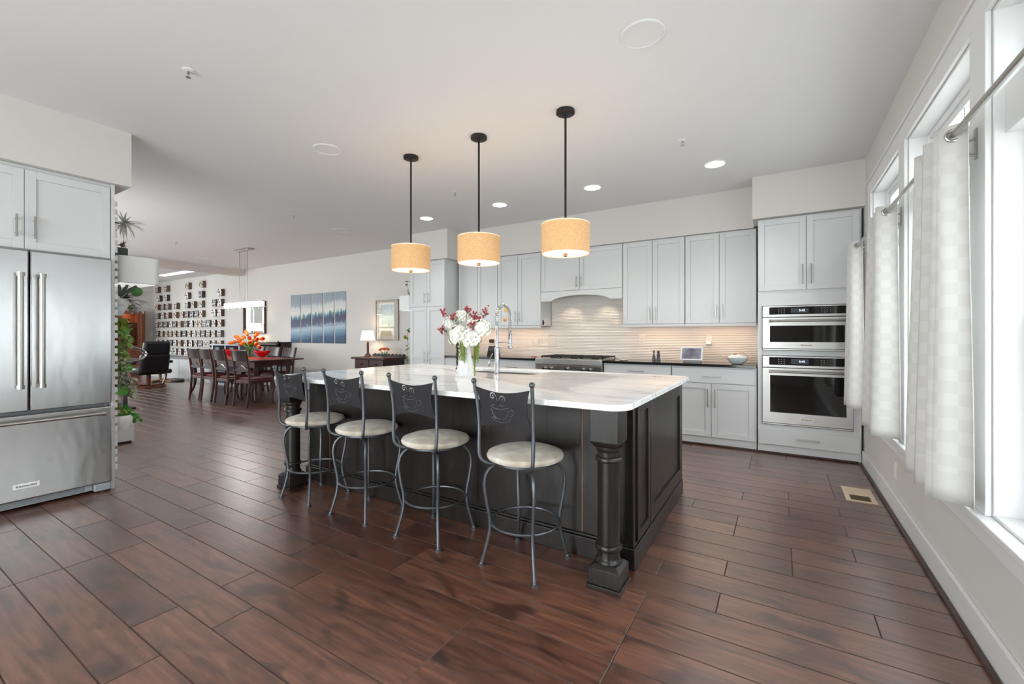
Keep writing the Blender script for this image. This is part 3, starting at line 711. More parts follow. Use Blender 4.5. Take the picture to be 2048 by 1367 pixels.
# oven tower
c = thing('oven_cabinet', 'tall white cabinet holding two wall ovens in the window corner', 'cabinet', (.23, 5.6, 0))
mb = MB(); Y0 = 5.312
mb.box(-.20, -.162, Y0, 5.945, 0, 2.452); mb.box(.605, .665, Y0, 5.945, 0, 2.452); mb.box(-.162, .605, Y0, 5.945, 0, .305); mb.box(-.162, .605, Y0, 5.945, 1.542, 2.452)
mb.box(-.162, .605, Y0+.02, 5.945, 1.024, 1.077); mb.box(-.162, .605, 5.92, 5.945, .305, 1.542)
mb.build('body', M_cab, c)
for a, b, u in ((-.197, .224, .192), (.227, .652, .262)):
    dr = shaker(c, 'y-', Y0, a, b, 1.697, 2.44, M_cab); pull(dr, 'y-', Y0-.02, u, 1.85, .20)
d1 = slab(c, 'y-', Y0, -.195, .655, .097, .256, M_cab); pull(d1, 'y-', Y0-.02, .235, .182, .20, False)
def oven(name, label, z0, zp, z1, win):
    o = thing(name, label, 'oven', (.223, 5.55, z0)); x0, x1 = -.156, .60
    bx('body', M_black, o, x0+.01, x1-.01, 5.33, 5.88, z0+.004, z1-.004)
    p = bx('control_panel', M_steel, o, x0, x1, 5.285, 5.33, zp+.003, z1, bevel=.002)
    g = bx('control_glass', M_blackgloss, p, x0+.06, x1-.01, 5.282, 5.285, zp+.028, z1-.012)
    for (u, w) in ((.14, 3), (.50, 4)):
        mb = MB()
        for i in range(w):
            for j in range(3): mb.box(x0+u+i*.024, x0+u+.010+i*.024, 5.281, 5.2825, zp+.042+j*.02, zp+.047+j*.02)
        mb.build('keypad', M_greyplastic, g)
    ds = bx('display', mat('oven_display', (70, 74, 82), 0.1, bump=0.002), g, x0+.25, x0+.40, 5.2812, 5.282, zp+.042, z1-.026)
    text_mesh('digits', '5:45', .03, E_digit, ds, (x0+.345, 5.2808, (zp+.042+z1-.026)/2), ROT_Ym)
    dr = MB(); a, b, zc, zd = win
    dr.box(x0, a, 5.285, 5.33, z0+.018, zp-.004); dr.box(b, x1, 5.285, 5.33, z0+.018, zp-.004); dr.box(a, b, 5.285, 5.33, z0+.018, zc); dr.box(a, b, 5.285, 5.33, zd, zp-.004)
    dr = dr.build('door', M_steel, o)
    fr = MB(); fr.box(a, b, 5.318, 5.33, zc, zd); fr.build('window', M_blackgloss, dr)
    mb = MB(); hz = zp-.038; mb.cyl((x0+.06, 5.235, hz), (x1-.02, 5.235, hz), .011, 12)
    for x in (x0+.07, x1-.03): mb.cyl((x, 5.285, hz), (x, 5.235, hz), .009, 8); mb.cyl((x-.012, 5.235, hz), (x+.012, 5.235, hz), .0145, 12)
    mb.build('handle', M_nickel, dr)
    zb = (z0+.018+zc)/2; bg2 = bx('badge', M_outlet, dr, .17, .288, 5.2835, 5.285, zb-.016, zb+.016)
    text_mesh('lettering', 'KitchenAid', .0205, M_black, bg2, (.229, 5.283, zb), ROT_Ym)
    bx('bottom_trim', M_steel, o, x0, x1, 5.292, 5.33, z0, z0+.012)
    return o
oven('microwave_oven', 'stainless microwave wall oven above the taller oven', 1.082, 1.42, 1.536, (-.09, .54, 1.165, 1.333))
oven('wall_oven', 'large stainless wall oven below the microwave oven', .312, .90, 1.02, (-.088, .55, .438, .822))
# under cabinet and hood lamps
for x, w in ((-4.08, .6), (-3.32, .6), (-1.36, .6), (-.6, .6)):
    light('under_cabinet_strip', 'AREA', (x, 5.72, 1.366), 1.2, (1, .66, .42), size=w, size_y=.05)
for x in (-2.62, -2.07): light('hood_lamp', 'SPOT', (x, 5.76, 1.798), 5, (1, .78, .55), size=.03, spot=radians(110))

# ------------------------------------------------------------------ small counter things
def plate(name, label, cat, x, z, w, h, kind, y=BY-.011, group=None):
    o = thing(name, label, cat, (x, y, z)); bx('cover_plate', M_outlet, o, x-w/2, x+w/2, y-.006, y, z-h/2, z+h/2, bevel=.002)
    if kind == 'outlet':
        for dz in (-.021, .021):
            f = bx('socket', M_outlet, o, x-.016, x+.016, y-.009, y-.006, z+dz-.015, z+dz+.015, bevel=.001)
            mb = MB()
            for dx in (-.006, .006): mb.box(x+dx-.0012, x+dx+.0012, y-.0096, y-.009, z+dz-.002, z+dz+.008)
            mb.box(x-.002, x+.002, y-.0096, y-.009, z+dz-.010, z+dz-.006); mb.build('slots', M_darkslot, f)
    if kind == 'switch':
        n = max(1, round(w/.06)); 
        for k in range(n):
            xx = x+(k-(n-1)/2)*.046; bx('rocker', M_outlet, o, xx-.016, xx+.016, y-.010, y-.006, z-.033, z+.033, bevel=.002)
    return o
plate('light_switch', 'single white switch plate on the backsplash left of the range', 'switch', -3.205, 1.13, .075, .118, 'switch')
plate('light_switch', 'double white switch plate on the backsplash above the range corner', 'switch', -2.93, 1.125, .118, .118, 'switch')
plate('wall_outlet', 'white outlet on the backsplash behind the two figurines', 'outlet', -1.585, 1.178, .075, .118, 'outlet')
o = plate('wall_outlet', 'white outlet with a plugged-in adapter on the backsplash above the tablet', 'outlet', -.755, 1.17, .075, .118, 'outlet')
bx('plug_adapter', M_white, o, -.785, -.725, 5.89, 5.93, 1.118, 1.165, bevel=.006)
w = thing('wall_outlet', 'white outlet low on the wall below the windows', 'outlet', (RX-.003, 3.99, .30))
bx('cover_plate', M_outlet, w, RX-.006, RX, 3.953, 4.027, .241, .359, bevel=.002)
for dz in (-.021, .021): bx('socket', M_outlet, w, RX-.009, RX-.006, 3.974, 4.006, .30+dz-.015, .30+dz+.015, bevel=.001)
ZC = .9145
def figurine(x, y, label, wide):
    o = thing('figurine', label, 'figurine', (x, y, ZC))
    prof = [(.022, 0), (.023, .012), (.019, .045), (.010, .085), (.007, .10)] if not wide else [(.024, 0), (.025, .015), (.021, .045), (.017, .065), (.021, .082), (.014, .098), (.007, .105)]
    MB().lathe((x, y, ZC), prof, 16).build('body', M_figure, o)
    mb = MB(); mb.sph((x, y, ZC+.118), .014 if not wide else .018, 12)
    if not wide: mb.tube([(x-.015, y, ZC+.136), (x, y, ZC+.13), (x+.012, y, ZC+.138)], .003, 6)
    mb.build('head', M_figbrown, o)
figurine(-1.305, 5.42, 'slender pewter figurine left of its wider partner on the black counter', False)
figurine(-1.252, 5.42, 'wider pewter figurine right of its slender partner on the black counter', True)
o = thing('smart_display', 'white framed smart display tilted back on the black counter', 'tablet', (-.885, 5.52, ZC))
MB().hexa([(-.985, 5.47, ZC), (-.785, 5.47, ZC), (-.785, 5.60, ZC), (-.985, 5.60, ZC), (-.965, 5.52, ZC+.07), (-.805, 5.52, ZC+.07), (-.83, 5.55, ZC+.08), (-.94, 5.55, ZC+.08)]).build('stand', mat('fabric_grey', (150, 152, 158), .9, bump=.1), o, bevel=.006)
def tilted(name, m, par, x0, x1, z0, z1, yb, sl, th, dd=0):
    return MB().hexa([(x0, yb+sl*0-dd, z0), (x1, yb-dd, z0), (x1, yb+th-dd, z0), (x0, yb+th-dd, z0), (x0, yb+sl-dd, z1), (x1, yb+sl-dd, z1), (x1, yb+sl+th-dd, z1), (x0, yb+sl+th-dd, z1)]).build(name, m, par, bevel=.002)
tb = tilted('bezel', M_white, o, -1.01, -.765, ZC+.028, ZC+.178, 5.455, .055, .012)
tilted('screen', M_screen, tb, -.992, -.783, ZC+.043, ZC+.166, 5.461, .045, .002, .003)
o = thing('casserole', 'pale grey lidded casserole with copper handles near the wall ovens', 'pot', (-.405, 5.45, ZC))
MB().lathe((-.405, 5.45, ZC), [(.045, 0), (.062, .004), (.088, .03), (.104, .062), (.106, .07), (.10, .07), (.085, .035), (.05, .01)], 28).build('bowl', M_potblue, o)
ld = MB().lathe((-.405, 5.45, ZC), [(.100, .0715), (.085, .088), (.05, .104), (.0, .108)], 28, cap=False).build('lid', M_white, o)
MB().lathe((-.425, 5.45, ZC), [(.022, .104), (.022, .112), (.0, .114)], 16, cap=False).build('red_disc', M_redbowl, ld)
MB().tube(catmull([(-.40, 5.45, ZC+.115), (-.37, 5.445, ZC+.135), (-.335, 5.45, ZC+.128), (-.318, 5.45, ZC+.10)]), .006, 8).build('lid_handle', M_pinkhandle, ld)
for sx in (-1, 1): MB().tube(catmull([(-.405+sx*.095, 5.44, ZC+.045), (-.405+sx*.135, 5.44, ZC+.075), (-.405+sx*.15, 5.45, ZC+.085), (-.405+sx*.10, 5.47, ZC+.065)]), .006, 8).build('side_handle', M_pinkhandle, o)
o = thing('smart_speaker', 'black tilted smart display behind the island faucet', 'tablet', (-3.81, 5.66, ZC))
MB().prism([(5.60, ZC), (5.72, ZC), (5.68, ZC+.13), (5.655, ZC+.148)], 'x', -3.90, -3.72).build('body', M_black, o, bevel=.004)
tilted('screen', M_screendk, o, -3.875, -3.745, ZC+.07, ZC+.135, 5.622, .024, .002, .004)
tag(bx('plug_adapter', M_darkslot, None, -4.06, -3.985, 5.895, 5.937, 1.11, 1.165, bevel=.006), 'dark plug-in adapter on the backsplash above the black display', 'adapter')
mb = MB()
for k in range(7):
    a = 2*pi*k/7; mb.tube([(-2.97, 5.45, ZC+.012), (-2.97+.035*cos(a), 5.45+.03*sin(a), ZC+.016), (-2.97+.05*cos(a), 5.45+.04*sin(a), ZC+.004)], .004, 6)
mb.sph((-2.97, 5.45, ZC+.012), .018, 10, 0, (1.2, 1, .6)); tag(mb.build('crab_ornament', M_berry, None, loc=(-2.97, 5.45, ZC)), 'small red crab shaped ornament on the counter beside the range', 'ornament')
tag(MB().lathe((-1.70, 5.50, ZC), [(.045, 0), (.055, .004), (.06, .010), (.05, .006), (.0, .004)], 20, cap=False).build('spoon_rest', M_white, None, loc=(-1.70, 5.50, ZC)), 'small white spoon rest on the counter right of the range', 'dish')
mb = MB(); mb.cyl((-2.947, 5.665, 1.40), (-2.932, 5.665, 1.40), .012, 10); mb.box(-2.947, -2.938, 5.655, 5.675, 1.385, 1.455); mb.sph((-2.93, 5.665, 1.42), .009, 8)
tag(mb.build('hook', M_black, None, loc=(-2.947, 5.665, 1.42)), 'small black hook on the cabinet side beside the hood', 'hook')

# ================================================================== ISLAND
isl = thing('kitchen_island', 'large espresso stained island cabinet with panelled sides under white marble', 'island', (-2.07, 2.95, 0))
mb = MB(); mb.box(-3.475, -.668, 2.313, 3.60, .12, .69); mb.box(-3.475, -2.502, 2.313, 3.60, .69, .880); mb.box(-1.718, -.668, 2.313, 3.60, .69, .880); mb.box(-2.502, -1.718, 2.313, 3.098, .69, .880); mb.box(-2.502, -1.718, 3.502, 3.60, .69, .880); mb.build('carcass', M_island, isl)
mb = MB(); mb.box(-3.495, -.648, 2.286, 3.62, 0, .112); mb.box(-3.487, -.656, 2.296, 3.612, .112, .126); mb.build('base_moulding', M_island, isl, bevel=.004)
for a, b in ((-3.475, -3.20), (-3.194, -2.03), (-2.024, -.955), (-.949, -.70)): bx('front_panel', M_island, isl, a, b, 2.306, 2.3125, .127, .880, bevel=.002)
mb = MB()
for x in (-3.197, -2.027, -.952): mb.box(x-.004, x+.004, 2.3085, 2.3129, .127, .880)
mb.build('seam_strip', M_copperline, isl)
bx('corner_stile', M_island, isl, -.699, -.656, 2.288, 2.33, .127, .880, bevel=.003)
shaker(isl, 'x+', -.667, 2.345, 2.612, .13, .872, M_island, rail=.05, th=.02)
shaker(isl, 'x+', -.667, 2.616, 3.58, .13, .872, M_island, rail=.09, th=.02)
# marble top with a sink cut-out
def marble_top():
    m = MB(); m.prism(rrect(-3.49, -.595, 1.962, 3.665, .11, 10), 'z', .8835, .914); o = m.build('island_countertop', M_marble, None, bevel=.004, bseg=2, sharp=40)
    ct = MB(); ct.prism(rrect(-2.50, -1.72, 3.10, 3.50, .06, 6), 'z', .85, .95); cu = ct.build('cutter', M_marble)
    md = o.modifiers.new('cut', 'BOOLEAN'); md.object = cu; md.operation = 'DIFFERENCE'; md.solver = 'EXACT'
    o.modifiers.move(1, 0)
    dg = bpy.context.evaluated_depsgraph_get(); me = bpy.data.meshes.new_from_object(o.evaluated_get(dg))
    bpy.data.objects.remove(cu); bpy.data.objects.remove(o); me.name = 'island_countertop'
    off = Vector((-2.06, 2.81, .884)); me.transform(Matrix.Translation(-off))
    n = bpy.data.objects.new('island_countertop', me); COL.objects.link(n); n.location = off
    return tag(n, 'white grey-veined marble countertop of the island with rounded corners', 'countertop')
marble_top()
sk = thing('sink', 'stainless undermount sink in the island marble behind the faucet', 'sink', (-2.11, 3.3, .70))
mb = MB(); t = .004; x0, x1, y0, y1, z0, z1 = -2.495, -1.725, 3.105, 3.495, .70, .882
mb.box(x0, x1, y0, y1, z0, z0+t); mb.box(x0, x0+t, y0, y1, z0+t, z1); mb.box(x1-t, x1, y0, y1, z0+t, z1); mb.box(x0+t, x1-t, y0, y0+t, z0+t, z1); mb.box(x0+t, x1-t, y1-t, y1, z0+t, z1)
mb.build('basin', M_steel, sk); MB().lathe((-2.11, 3.3, z0+t), [(.045, 0), (.04, .004), (.02, .002)], 20).build('drain', M_nickel, sk)
# turned corner posts
def post(x, y, label):
    o = thing('island_post', label, 'post', (0, 0, 0), 'turned posts at the island overhang'); w = .072
    mb = MB(); mb.box(-w, w, -w, w, .715, .882); mb.hexa([(-w*.8, -w*.8, .69), (w*.8, -w*.8, .69), (w*.8, w*.8, .69), (-w*.8, w*.8, .69), (-w, -w, .715), (w, -w, .715), (w, w, .715), (-w, w, .715)])
    mb.build('cap_block', M_island, o, False, bevel=.003)
    prof = [(.056, .112), (.062, .114), (.065, .122), (.061, .132), (.056, .138), (.0545, .142), (.0545, .175), (.061, .178), (.066, .186), (.066, .196), (.061, .205), (.0545, .208), (.0545, .612), (.061, .614), (.066, .621), (.066, .630), (.061, .638), (.0545, .640), (.0545, .664), (.061, .668), (.066, .678), (.066, .690)]
    MB().lathe((0, 0, 0), prof, 32).build('shaft', M_island, o, False)
    a, b = .078, .086; mb = MB(); mb.box(-b, b, -b, b, 0, .02); mb.box(-a, a, -a, a, .02, .098)
    mb.hexa([(-a, -a, .098), (a, -a, .098), (a, a, .098), (-a, a, .098), (-a*.72, -a*.72, .116), (a*.72, -a*.72, .116), (a*.72, a*.72, .116), (-a*.72, a*.72, .116)])
    mb.build('plinth', M_island, o, False, bevel=.003)
    o.location = (x, y, 0); return o
p0 = post(-.728, 2.108, 'turned dark island post nearest the camera at the right corner')
dup(p0, (-3.412, 2.118, 0), label='turned dark island post at the far left corner behind a stool')
# faucet
fx, fy, fz = -2.0, 3.02, .9145
fa = thing('faucet', 'tall chrome spring pull-down faucet on the marble island', 'faucet', (fx, fy, fz))
mb = MB(); mb.lathe((fx, fy, fz), [(.028, 0), (.028, .006), (.021, .010), (.021, .215), (.016, .222)], 20); mb.cyl((fx, fy, fz+.21), (fx, fy, fz+.40), .0125, 16); mb.build('column', M_chrome, fa)
arc = [(fx, fy, fz+.40), (fx, fy, fz+.49), (fx+.006, fy+.022, fz+.545), (fx+.02, fy+.07, fz+.572), (fx+.034, fy+.118, fz+.545), (fx+.04, fy+.14, fz+.47), (fx+.04, fy+.142, fz+.34)]
ac = catmull(arc, 14); MB().tube(ac, .0065, 8).build('hose', M_nickel, fa)
def coil(path, R, turns, r):
    P = [Vector(p) for p in path]; ln = [0]
    for a, b in zip(P, P[1:]): ln.append(ln[-1]+(b-a).length)
    out = []; n = turns*9
    for i in range(n+1):
        s = ln[-1]*i/n; k = max(j for j in range(len(ln)) if ln[j] <= s+1e-9); k = min(k, len(P)-2)
        t = (s-ln[k])/(ln[k+1]-ln[k]); p = P[k].lerp(P[k+1], t); d = (P[k+1]-P[k]).normalized()
        u = Vector((0.26, 0.96, 0)).cross(d); u = (u if u.length > .1 else Vector((1, 0, 0))).normalized(); v = d.cross(u); a = 2*pi*turns*i/n
        out.append(p+(u*cos(a)+v*sin(a))*R)
    return out
MB().tube(coil(ac, .0135, 34, .002), .0024, 5).build('spring', M_chrome, fa)
e = arc[-1]; mb = MB(); mb.lathe((e[0], e[1], fz), [(.010, .36), (.014, .35), (.017, .27), (.019, .25), (.012, .245), (.012, .232), (.020, .228), (.022, .212), (.016, .208)], 18); mb.build('spray_head', M_chrome, fa)
MB().tube([(fx, fy, fz+.262), (fx+.02, fy+.07, fz+.262), (fx+.04, fy+.125, fz+.262)], .005, 8).build('holder_arm', M_chrome, fa)
mb = MB(); mb.cyl((fx, fy, fz+.10), (fx-.045, fy-.01, fz+.10), .016, 14); mb.tube(catmull([(fx-.04, fy-.01, fz+.10), (fx-.065, fy-.015, fz+.075), (fx-.062, fy-.015, fz+.11), (fx-.035, fy-.012, fz+.17)]), .0055, 8); mb.build('lever', M_chrome, fa)
o = thing('ornament', 'gold star ornament with a tan bead hanging from the faucet arc', 'ornament', (fx+.025, fy+.085, fz+.50))
def star(mb, c, R, th=.004):
    pts = []
    for k in range(10):
        a = pi/2+pi*k/5; q = R if k % 2 == 0 else R*.42; pts.append((c[0]+q*cos(a), c[2]+q*sin(a)))
    mb.prism(pts, 'y', c[1]-th, c[1]+th)
star_mb = MB(); star(star_mb, (fx+.028, fy+.09, fz+.535), .024); star_mb.build('star', M_gold, o)
mb = MB(); mb.sph((fx+.025, fy+.09, fz+.455), .016, 12, 0, (1, 1, 1.4)); mb.build('bead', M_bead, o)
MB().tube([(fx+.025, fy+.09, fz+.555), (fx+.025, fy+.09, fz+.36)], .0012, 5).build('string', M_outlet, o)

# ------------------------------------------------------------------ flower pitcher on the island
vx, vy, vz = -2.116, 2.735, .9145
pt = thing('pitcher', 'tall white ceramic pitcher holding the flowers on the island', 'pitcher', (vx, vy, vz))
prof = [(.074, 0), (.076, .006), (.070, .06), (.058, .13), (.047, .19), (.042, .23), (.046, .262), (.053, .285), (.050, .285), (.043, .262), (.038, .23), (.036, .20)]
MB().lathe((vx, vy, vz), prof, 36).build('jug', M_white, pt)
hd = Vector((.82, -.57, 0)); hp = [(0.044, .265), (.066, .272), (.083, .235), (.072, .17), (.066, .11), (.074, .065), (.066, .04)]
MB().tube(catmull([Vector((vx, vy, vz+z))+hd*r for r, z in hp], 8), .0085, 10).build('handle', M_white, pt)
def V(px, py, dy=0): return aty(px, py, vy+dy)
rim = Vector((vx, vy, vz+.25))
def hydrangea(px, py, R, dy, label, n=80):
    c = V(px, py, dy); o = thing('hydrangea', label, 'flower', c, 'white hydrangeas in the pitcher'); rnd = random.Random(px); mb = MB()
    for k in range(n):
        ph = 2*pi*k*.618; zz = 1-2*(k+.5)/n
        if zz < -.75: continue
        q = math.sqrt(1-zz*zz); nrm = Vector((q*cos(ph), q*sin(ph), zz)); p = c+nrm*R*rnd.uniform(.82, 1.05)
        u = nrm.orthogonal().normalized(); u.rotate(Quaternion(nrm, rnd.random()*6)); w = nrm.cross(u); s = R*rnd.uniform(.23, .31)
        for j in range(4):
            d = u*cos(pi/2*j)+w*sin(pi/2*j); mb.leaf(p, d+nrm*.25, nrm, s, s*.95, .35, n=2, shape=lambda t: (.35, 1.0, .55)[min(2, int(t*2+.1))])
    mb.sph(c, R*.78, 12); mb.build('petals', M_petal, o, recalc=False)
    MB().tube(catmull([c-Vector((0, 0, R*.6)), (c+rim)/2+Vector((0, 0, -.01)), rim-Vector((0, 0, .06))], 4), .003, 6).build('stem', M_stemg, o)
hydrangea(919, 671, .09, -.02, 'large white hydrangea at the front left over the pitcher rim', 90)
hydrangea(942, 676, .082, -.04, 'large white hydrangea at the front right over the pitcher handle', 90)
hydrangea(900, 646, .056, .0, 'small white hydrangea at the far left of the bouquet', 60)
hydrangea(963, 656, .072, .0, 'white hydrangea at the far right of the bouquet', 70)
hydrangea(922, 632, .05, .05, 'white hydrangea at the top back of the bouquet', 60)
hydrangea(942, 648, .045, .07, 'half hidden white hydrangea deep in the middle of the bouquet', 50)
def berries(px, py, dy, label, n=15, s=.021):
    c = V(px, py, dy); o = thing('berry_spray', label, 'flower', c, 'red berry sprays in the pitcher'); rnd = random.Random(px*7+py); mb = MB(); st = MB()
    b0 = rim+(c-rim)*.45
    for k in range(n):
        p = c+Vector((rnd.gauss(0, s*.7), rnd.gauss(0, s*.7), rnd.gauss(0, s*.8))); mb.sph(p, rnd.uniform(.0065, .0095), 8); st.tube([c-Vector((0, 0, .03)), p], .0012, 4)
    mb.build('berries', M_berry, o)
    st.tube(catmull([rim-Vector((0, 0, .05)), b0, c-Vector((0, 0, .03))], 4), .0022, 5)
    for k in range(5):
        p = b0.lerp(c, rnd.uniform(.3, 1.1)); st.leaf(p, (rnd.uniform(-1, 1), rnd.uniform(-1, 1), rnd.uniform(.2, 1)), (0, 0, 1), rnd.uniform(.035, .06), .012, .3)
    st.build('stem', mat('berry_stem', (110, 128, 96), .6, var=(90, 96, 74), vscale=(30, 30, 30)), o, recalc=False)
for a in ((885, 622, 0, 'red berry spray at the upper left edge of the bouquet'), (905, 634, -.03, 'red berry spray above the small left hydrangea'), (883, 660, -.02, 'red berry spray sticking out low on the left side'), (934, 618, .03, 'red berry spray at the highest top of the bouquet'),
          (946, 628, -.02, 'dense red berry spray right of the bouquet top'), (958, 636, 0, 'red berry spray between the top and the right hydrangea'), (946, 650, -.07, 'red berry spray in the middle above the front hydrangeas'), (971, 624, 0, 'red berry spray at the far upper right of the bouquet')): berries(*a)
def trail(px, py, py1, dy, label, m, n=4, w=.02):
    a = V(px, py, dy); o = thing('trailing_plant', label, 'plant', a, 'trailing bead plants over the pitcher rim'); rnd = random.Random(px); st = MB(); bd = MB(); L0 = (V(px, py1, dy)-a).length
    for k in range(n):
        q = a+Vector((rnd.uniform(-w, w), rnd.uniform(-w, w)*.6, 0)); Ln = L0*rnd.uniform(.6, 1.0) if k else L0
        P = catmull([rim+Vector((0, 0, .03)), rim.lerp(q, .8)+Vector((0, 0, .035)), q, q-Vector((rnd.uniform(-.008, .008), 0, Ln*.5)), q-Vector((0, 0, Ln))], 5)
        st.tube(P, .0012, 4)
        for i in range(int(Ln/.0055)):
            t = i/int(Ln/.0055); p = q-Vector((0, 0, Ln*t)); bd.sph(p+Vector((rnd.gauss(0, .004), rnd.gauss(0, .004), 0)), rnd.uniform(.0035, .005), 6)
    bd.build('beads', m, o, recalc=False); st.build('stem', m, o, recalc=False)
trail(915, 684, 752, -.06, 'dark trailing bead strand hanging at the left of the pitcher', M_pearld, 3, .008)
trail(926, 682, 726, -.085, 'green trailing bead plant hanging down the front of the pitcher', M_pearl, 8, .024)
trail(954, 680, 731, -.03, 'yellow green trailing bead plant hanging right of the pitcher handle', M_pearl, 9, .022)
trail(950, 700, 752, -.02, 'longest trailing bead strand touching the marble right of the pitcher', M_pearl, 2, .006)

# ================================================================== BAR STOOLS
def spiral_pts(c, r0, turns, sgn, tail):
    out = []
    for i in range(22):
        t = i/21; a = pi*.2+2*pi*turns*(1-t); r = r0*(1-.78*t) if False else r0*(.22+.78*t)
        out.append((c[0]+sgn*r*cos(a), c[1]+r*sin(a)))
    return out
def stool_panel():
    # steel sheet with four hollow edges and cut-out cup drawing
    x, zt, zb = .172, .972, .752; N = 14; pts = []
    for k in range(N+1): t = k/N; pts.append((-x+2*x*t, zt-.026*sin(pi*t)))
    for k in range(1, N+1): t = k/N; pts.append((x-.026*sin(pi*t), zt+(zb-zt)*t))
    for k in range(1, N+1): t = k/N; pts.append((x-2*x*t, zb+.026*sin(pi*t)))
    for k in range(1, N): t = k/N; pts.append((-x+.026*sin(pi*t), zb+(zt-zb)*t))
    m = MB(); m.prism(pts, 'y', -.0018, .0018); o = m.build('panel', M_stoolpanel)
    c = MB()
    def slot(P, w):
        # ribbon cut: quads extruded through the sheet
        L, R = [], []
        for i, p in enumerate(P):
            a = Vector((*P[max(i-1, 0)], 0)); b = Vector((*P[min(i+1, len(P)-1)], 0)); d = (b-a).normalized(); n = Vector((-d.y, d.x, 0))
            ww = w if not callable(w) else w(i/(len(P)-1)); q = Vector((*p, 0)); L.append(q+n*ww/2); R.append(q-n*ww/2)
        c.prism([(v.x, v.y) for v in L]+[(v.x, v.y) for v in R[::-1]], 'y', -.02, .02)
    def sp(cx, cz, sg, r0, x2, z2):
        P = []
        for i in range(20):
            t = i/19; a = -2.6*pi*(1-t)+pi*.0; r = r0*(.25+.75*t); P.append((cx+sg*r*cos(a)*-1, cz+r*sin(a)))
        last = P[-1]; P += [(last[0]+(x2-last[0])*t+sg*-.004*sin(pi*t), last[1]+(z2-last[1])*t) for t in (.25, .5, .75, 1)]
        return P
    sw = lambda t: .0042+.0026*sin(pi*t)
    slot([(v.x, v.y) for v in catmull([(-.034, .897, 0), (-.038, .918, 0), (-.047, .937, 0), (-.060, .9435, 0), (-.0725, .936, 0), (-.0735, .921, 0), (-.063, .914, 0), (-.055, .921, 0), (-.058, .930, 0), (-.0635, .929, 0)], 5)], sw)
    slot([(v.x, v.y) for v in catmull([(-.026, .884, 0), (-.024, .904, 0), (-.014, .923, 0), (.000, .929, 0), (.0135, .922, 0), (.0145, .906, 0), (.004, .899, 0), (-.004, .906, 0), (-.001, .915, 0), (.0045, .914, 0)], 5)], sw)
    cu = c.build('cut', M_stoolpanel); md = o.modifiers.new('cut', 'BOOLEAN'); md.object = cu; md.operation = 'DIFFERENCE'; md.solver = 'EXACT'; md.use_self = True
    dg = bpy.context.evaluated_depsgraph_get(); me = bpy.data.meshes.new_from_object(o.evaluated_get(dg)); bpy.data.objects.remove(cu); bpy.data.objects.remove(o)
    for p in me.polygons: p.use_smooth = False
    me.name = 'back_panel'; return me
PANEL = stool_panel()
def cup_lines():
    # fine bright line drawing of a steaming cup on the rear face of the sheet
    X = -.022; m = MB()
    for P in ([(-.056, .872), (-.02, .860), (.02, .862), (.056, .870)], [(-.054, .860), (-.046, .832), (-.022, .812), (.0, .806)], [(.016, .806), (.036, .816), (.050, .838), (.054, .856)], [(.066, .858), (.084, .860), (.088, .846), (.076, .832), (.062, .828)],
              [(-.058, .814), (-.044, .799), (-.01, .790), (.02, .790), (.047, .799), (.064, .812)], [(-.045, .818), (-.028, .806)], [(-.05, .876), (-.03, .882)], [(.0, .880), (.03, .878)]):
        m.tube(catmull([(a+X, -.0022, b) for a, b in P], 6), .0012, 5)
    o = m.build('cup_lines', M_cupline); me = o.data; bpy.data.objects.remove(o); return me
M_cupline = mat('bright_line', (122, 123, 126), .4, .6, bump=.01)
CUP = cup_lines()
def make_stool(label):
    o = thing('bar_stool', label, 'bar stool', (0, 0, 0), 'iron bar stools along the island')
    MB().lathe((0, 0, 0), [(.0, .568), (.19, .568), (.207, .576), (.2115, .588), (.204, .602), (.17, .614), (.09, .621), (.0, .622)], 40, cap=False).build('seat', M_suede, o, False)
    MB().lathe((0, 0, 0), [(.10, .535), (.185, .556), (.185, .5675), (.10, .5675)], 28).build('seat_plate', M_stool, o, False)
    for k in range(4):
        a = pi/4+pi/2*k; d = Vector((cos(a), sin(a), 0)); P = [(.09, .548), (.15, .545), (.205, .505), (.224, .44), (.214, .35), (.196, .25), (.198, .17), (.22, .08), (.24, .012)]
        lg = MB().tube(catmull([d*r+Vector((0, 0, z)) for r, z in P], 6), .0095, 10).build('leg', M_stool, o, False)
        f = d*.241; MB().lathe((f.x, f.y, 0), [(.019, 0), (.019, .007), (.012, .012), (.010, .02)], 14).build('foot', M_stool, lg, False)
    MB().tube([(.186*cos(2*pi*k/40), .186*sin(2*pi*k/40), .225) for k in range(40)], .0075, 8, closed=True).build('foot_ring', M_stool, o, False)
    for sx in (-1, 1):
        P = [(sx*.09, -.13, .55), (sx*.135, -.165, .556), (sx*.165, -.185, .585), (sx*.172, -.188, .64), (sx*.172, -.186, .76), (sx*.176, -.196, .88), (sx*.183, -.214, .985)]
        ps = MB().tube(catmull(P, 6), .0098, 10).build('back_post', M_stool, o, False)
        MB().sph((sx*.184, -.216, .996), .0155, 12).build('finial', M_stool, ps, False)
    p = bpy.data.objects.new('back_panel', PANEL); COL.objects.link(p); p.parent = o; p.location = (0, -.0505, 0); p.rotation_euler = (radians(9), 0, 0)
    # hinge the tilted sheet between the posts
    p.location = (0, -.186+sin(radians(9))*.76, .76-cos(radians(9))*.76)
    cl = bpy.data.objects.new('cup_drawing', CUP); COL.objects.link(cl); cl.parent = p
    return o
st = make_stool('iron bar stool nearest the camera, beside the right island post')
st.location = (-1.19, 2.078, 0); st.rotation_euler = (0, 0, radians(-4))
dup(st, (-1.842, 2.086, 0), radians(0), 'iron bar stool second from the right along the island')
dup(st, (-2.478, 2.09, 0), radians(2), 'iron bar stool third from the right along the island')
dup(st, (-3.07, 2.09, 0), radians(0), 'iron bar stool farthest from the camera beside the far island post')

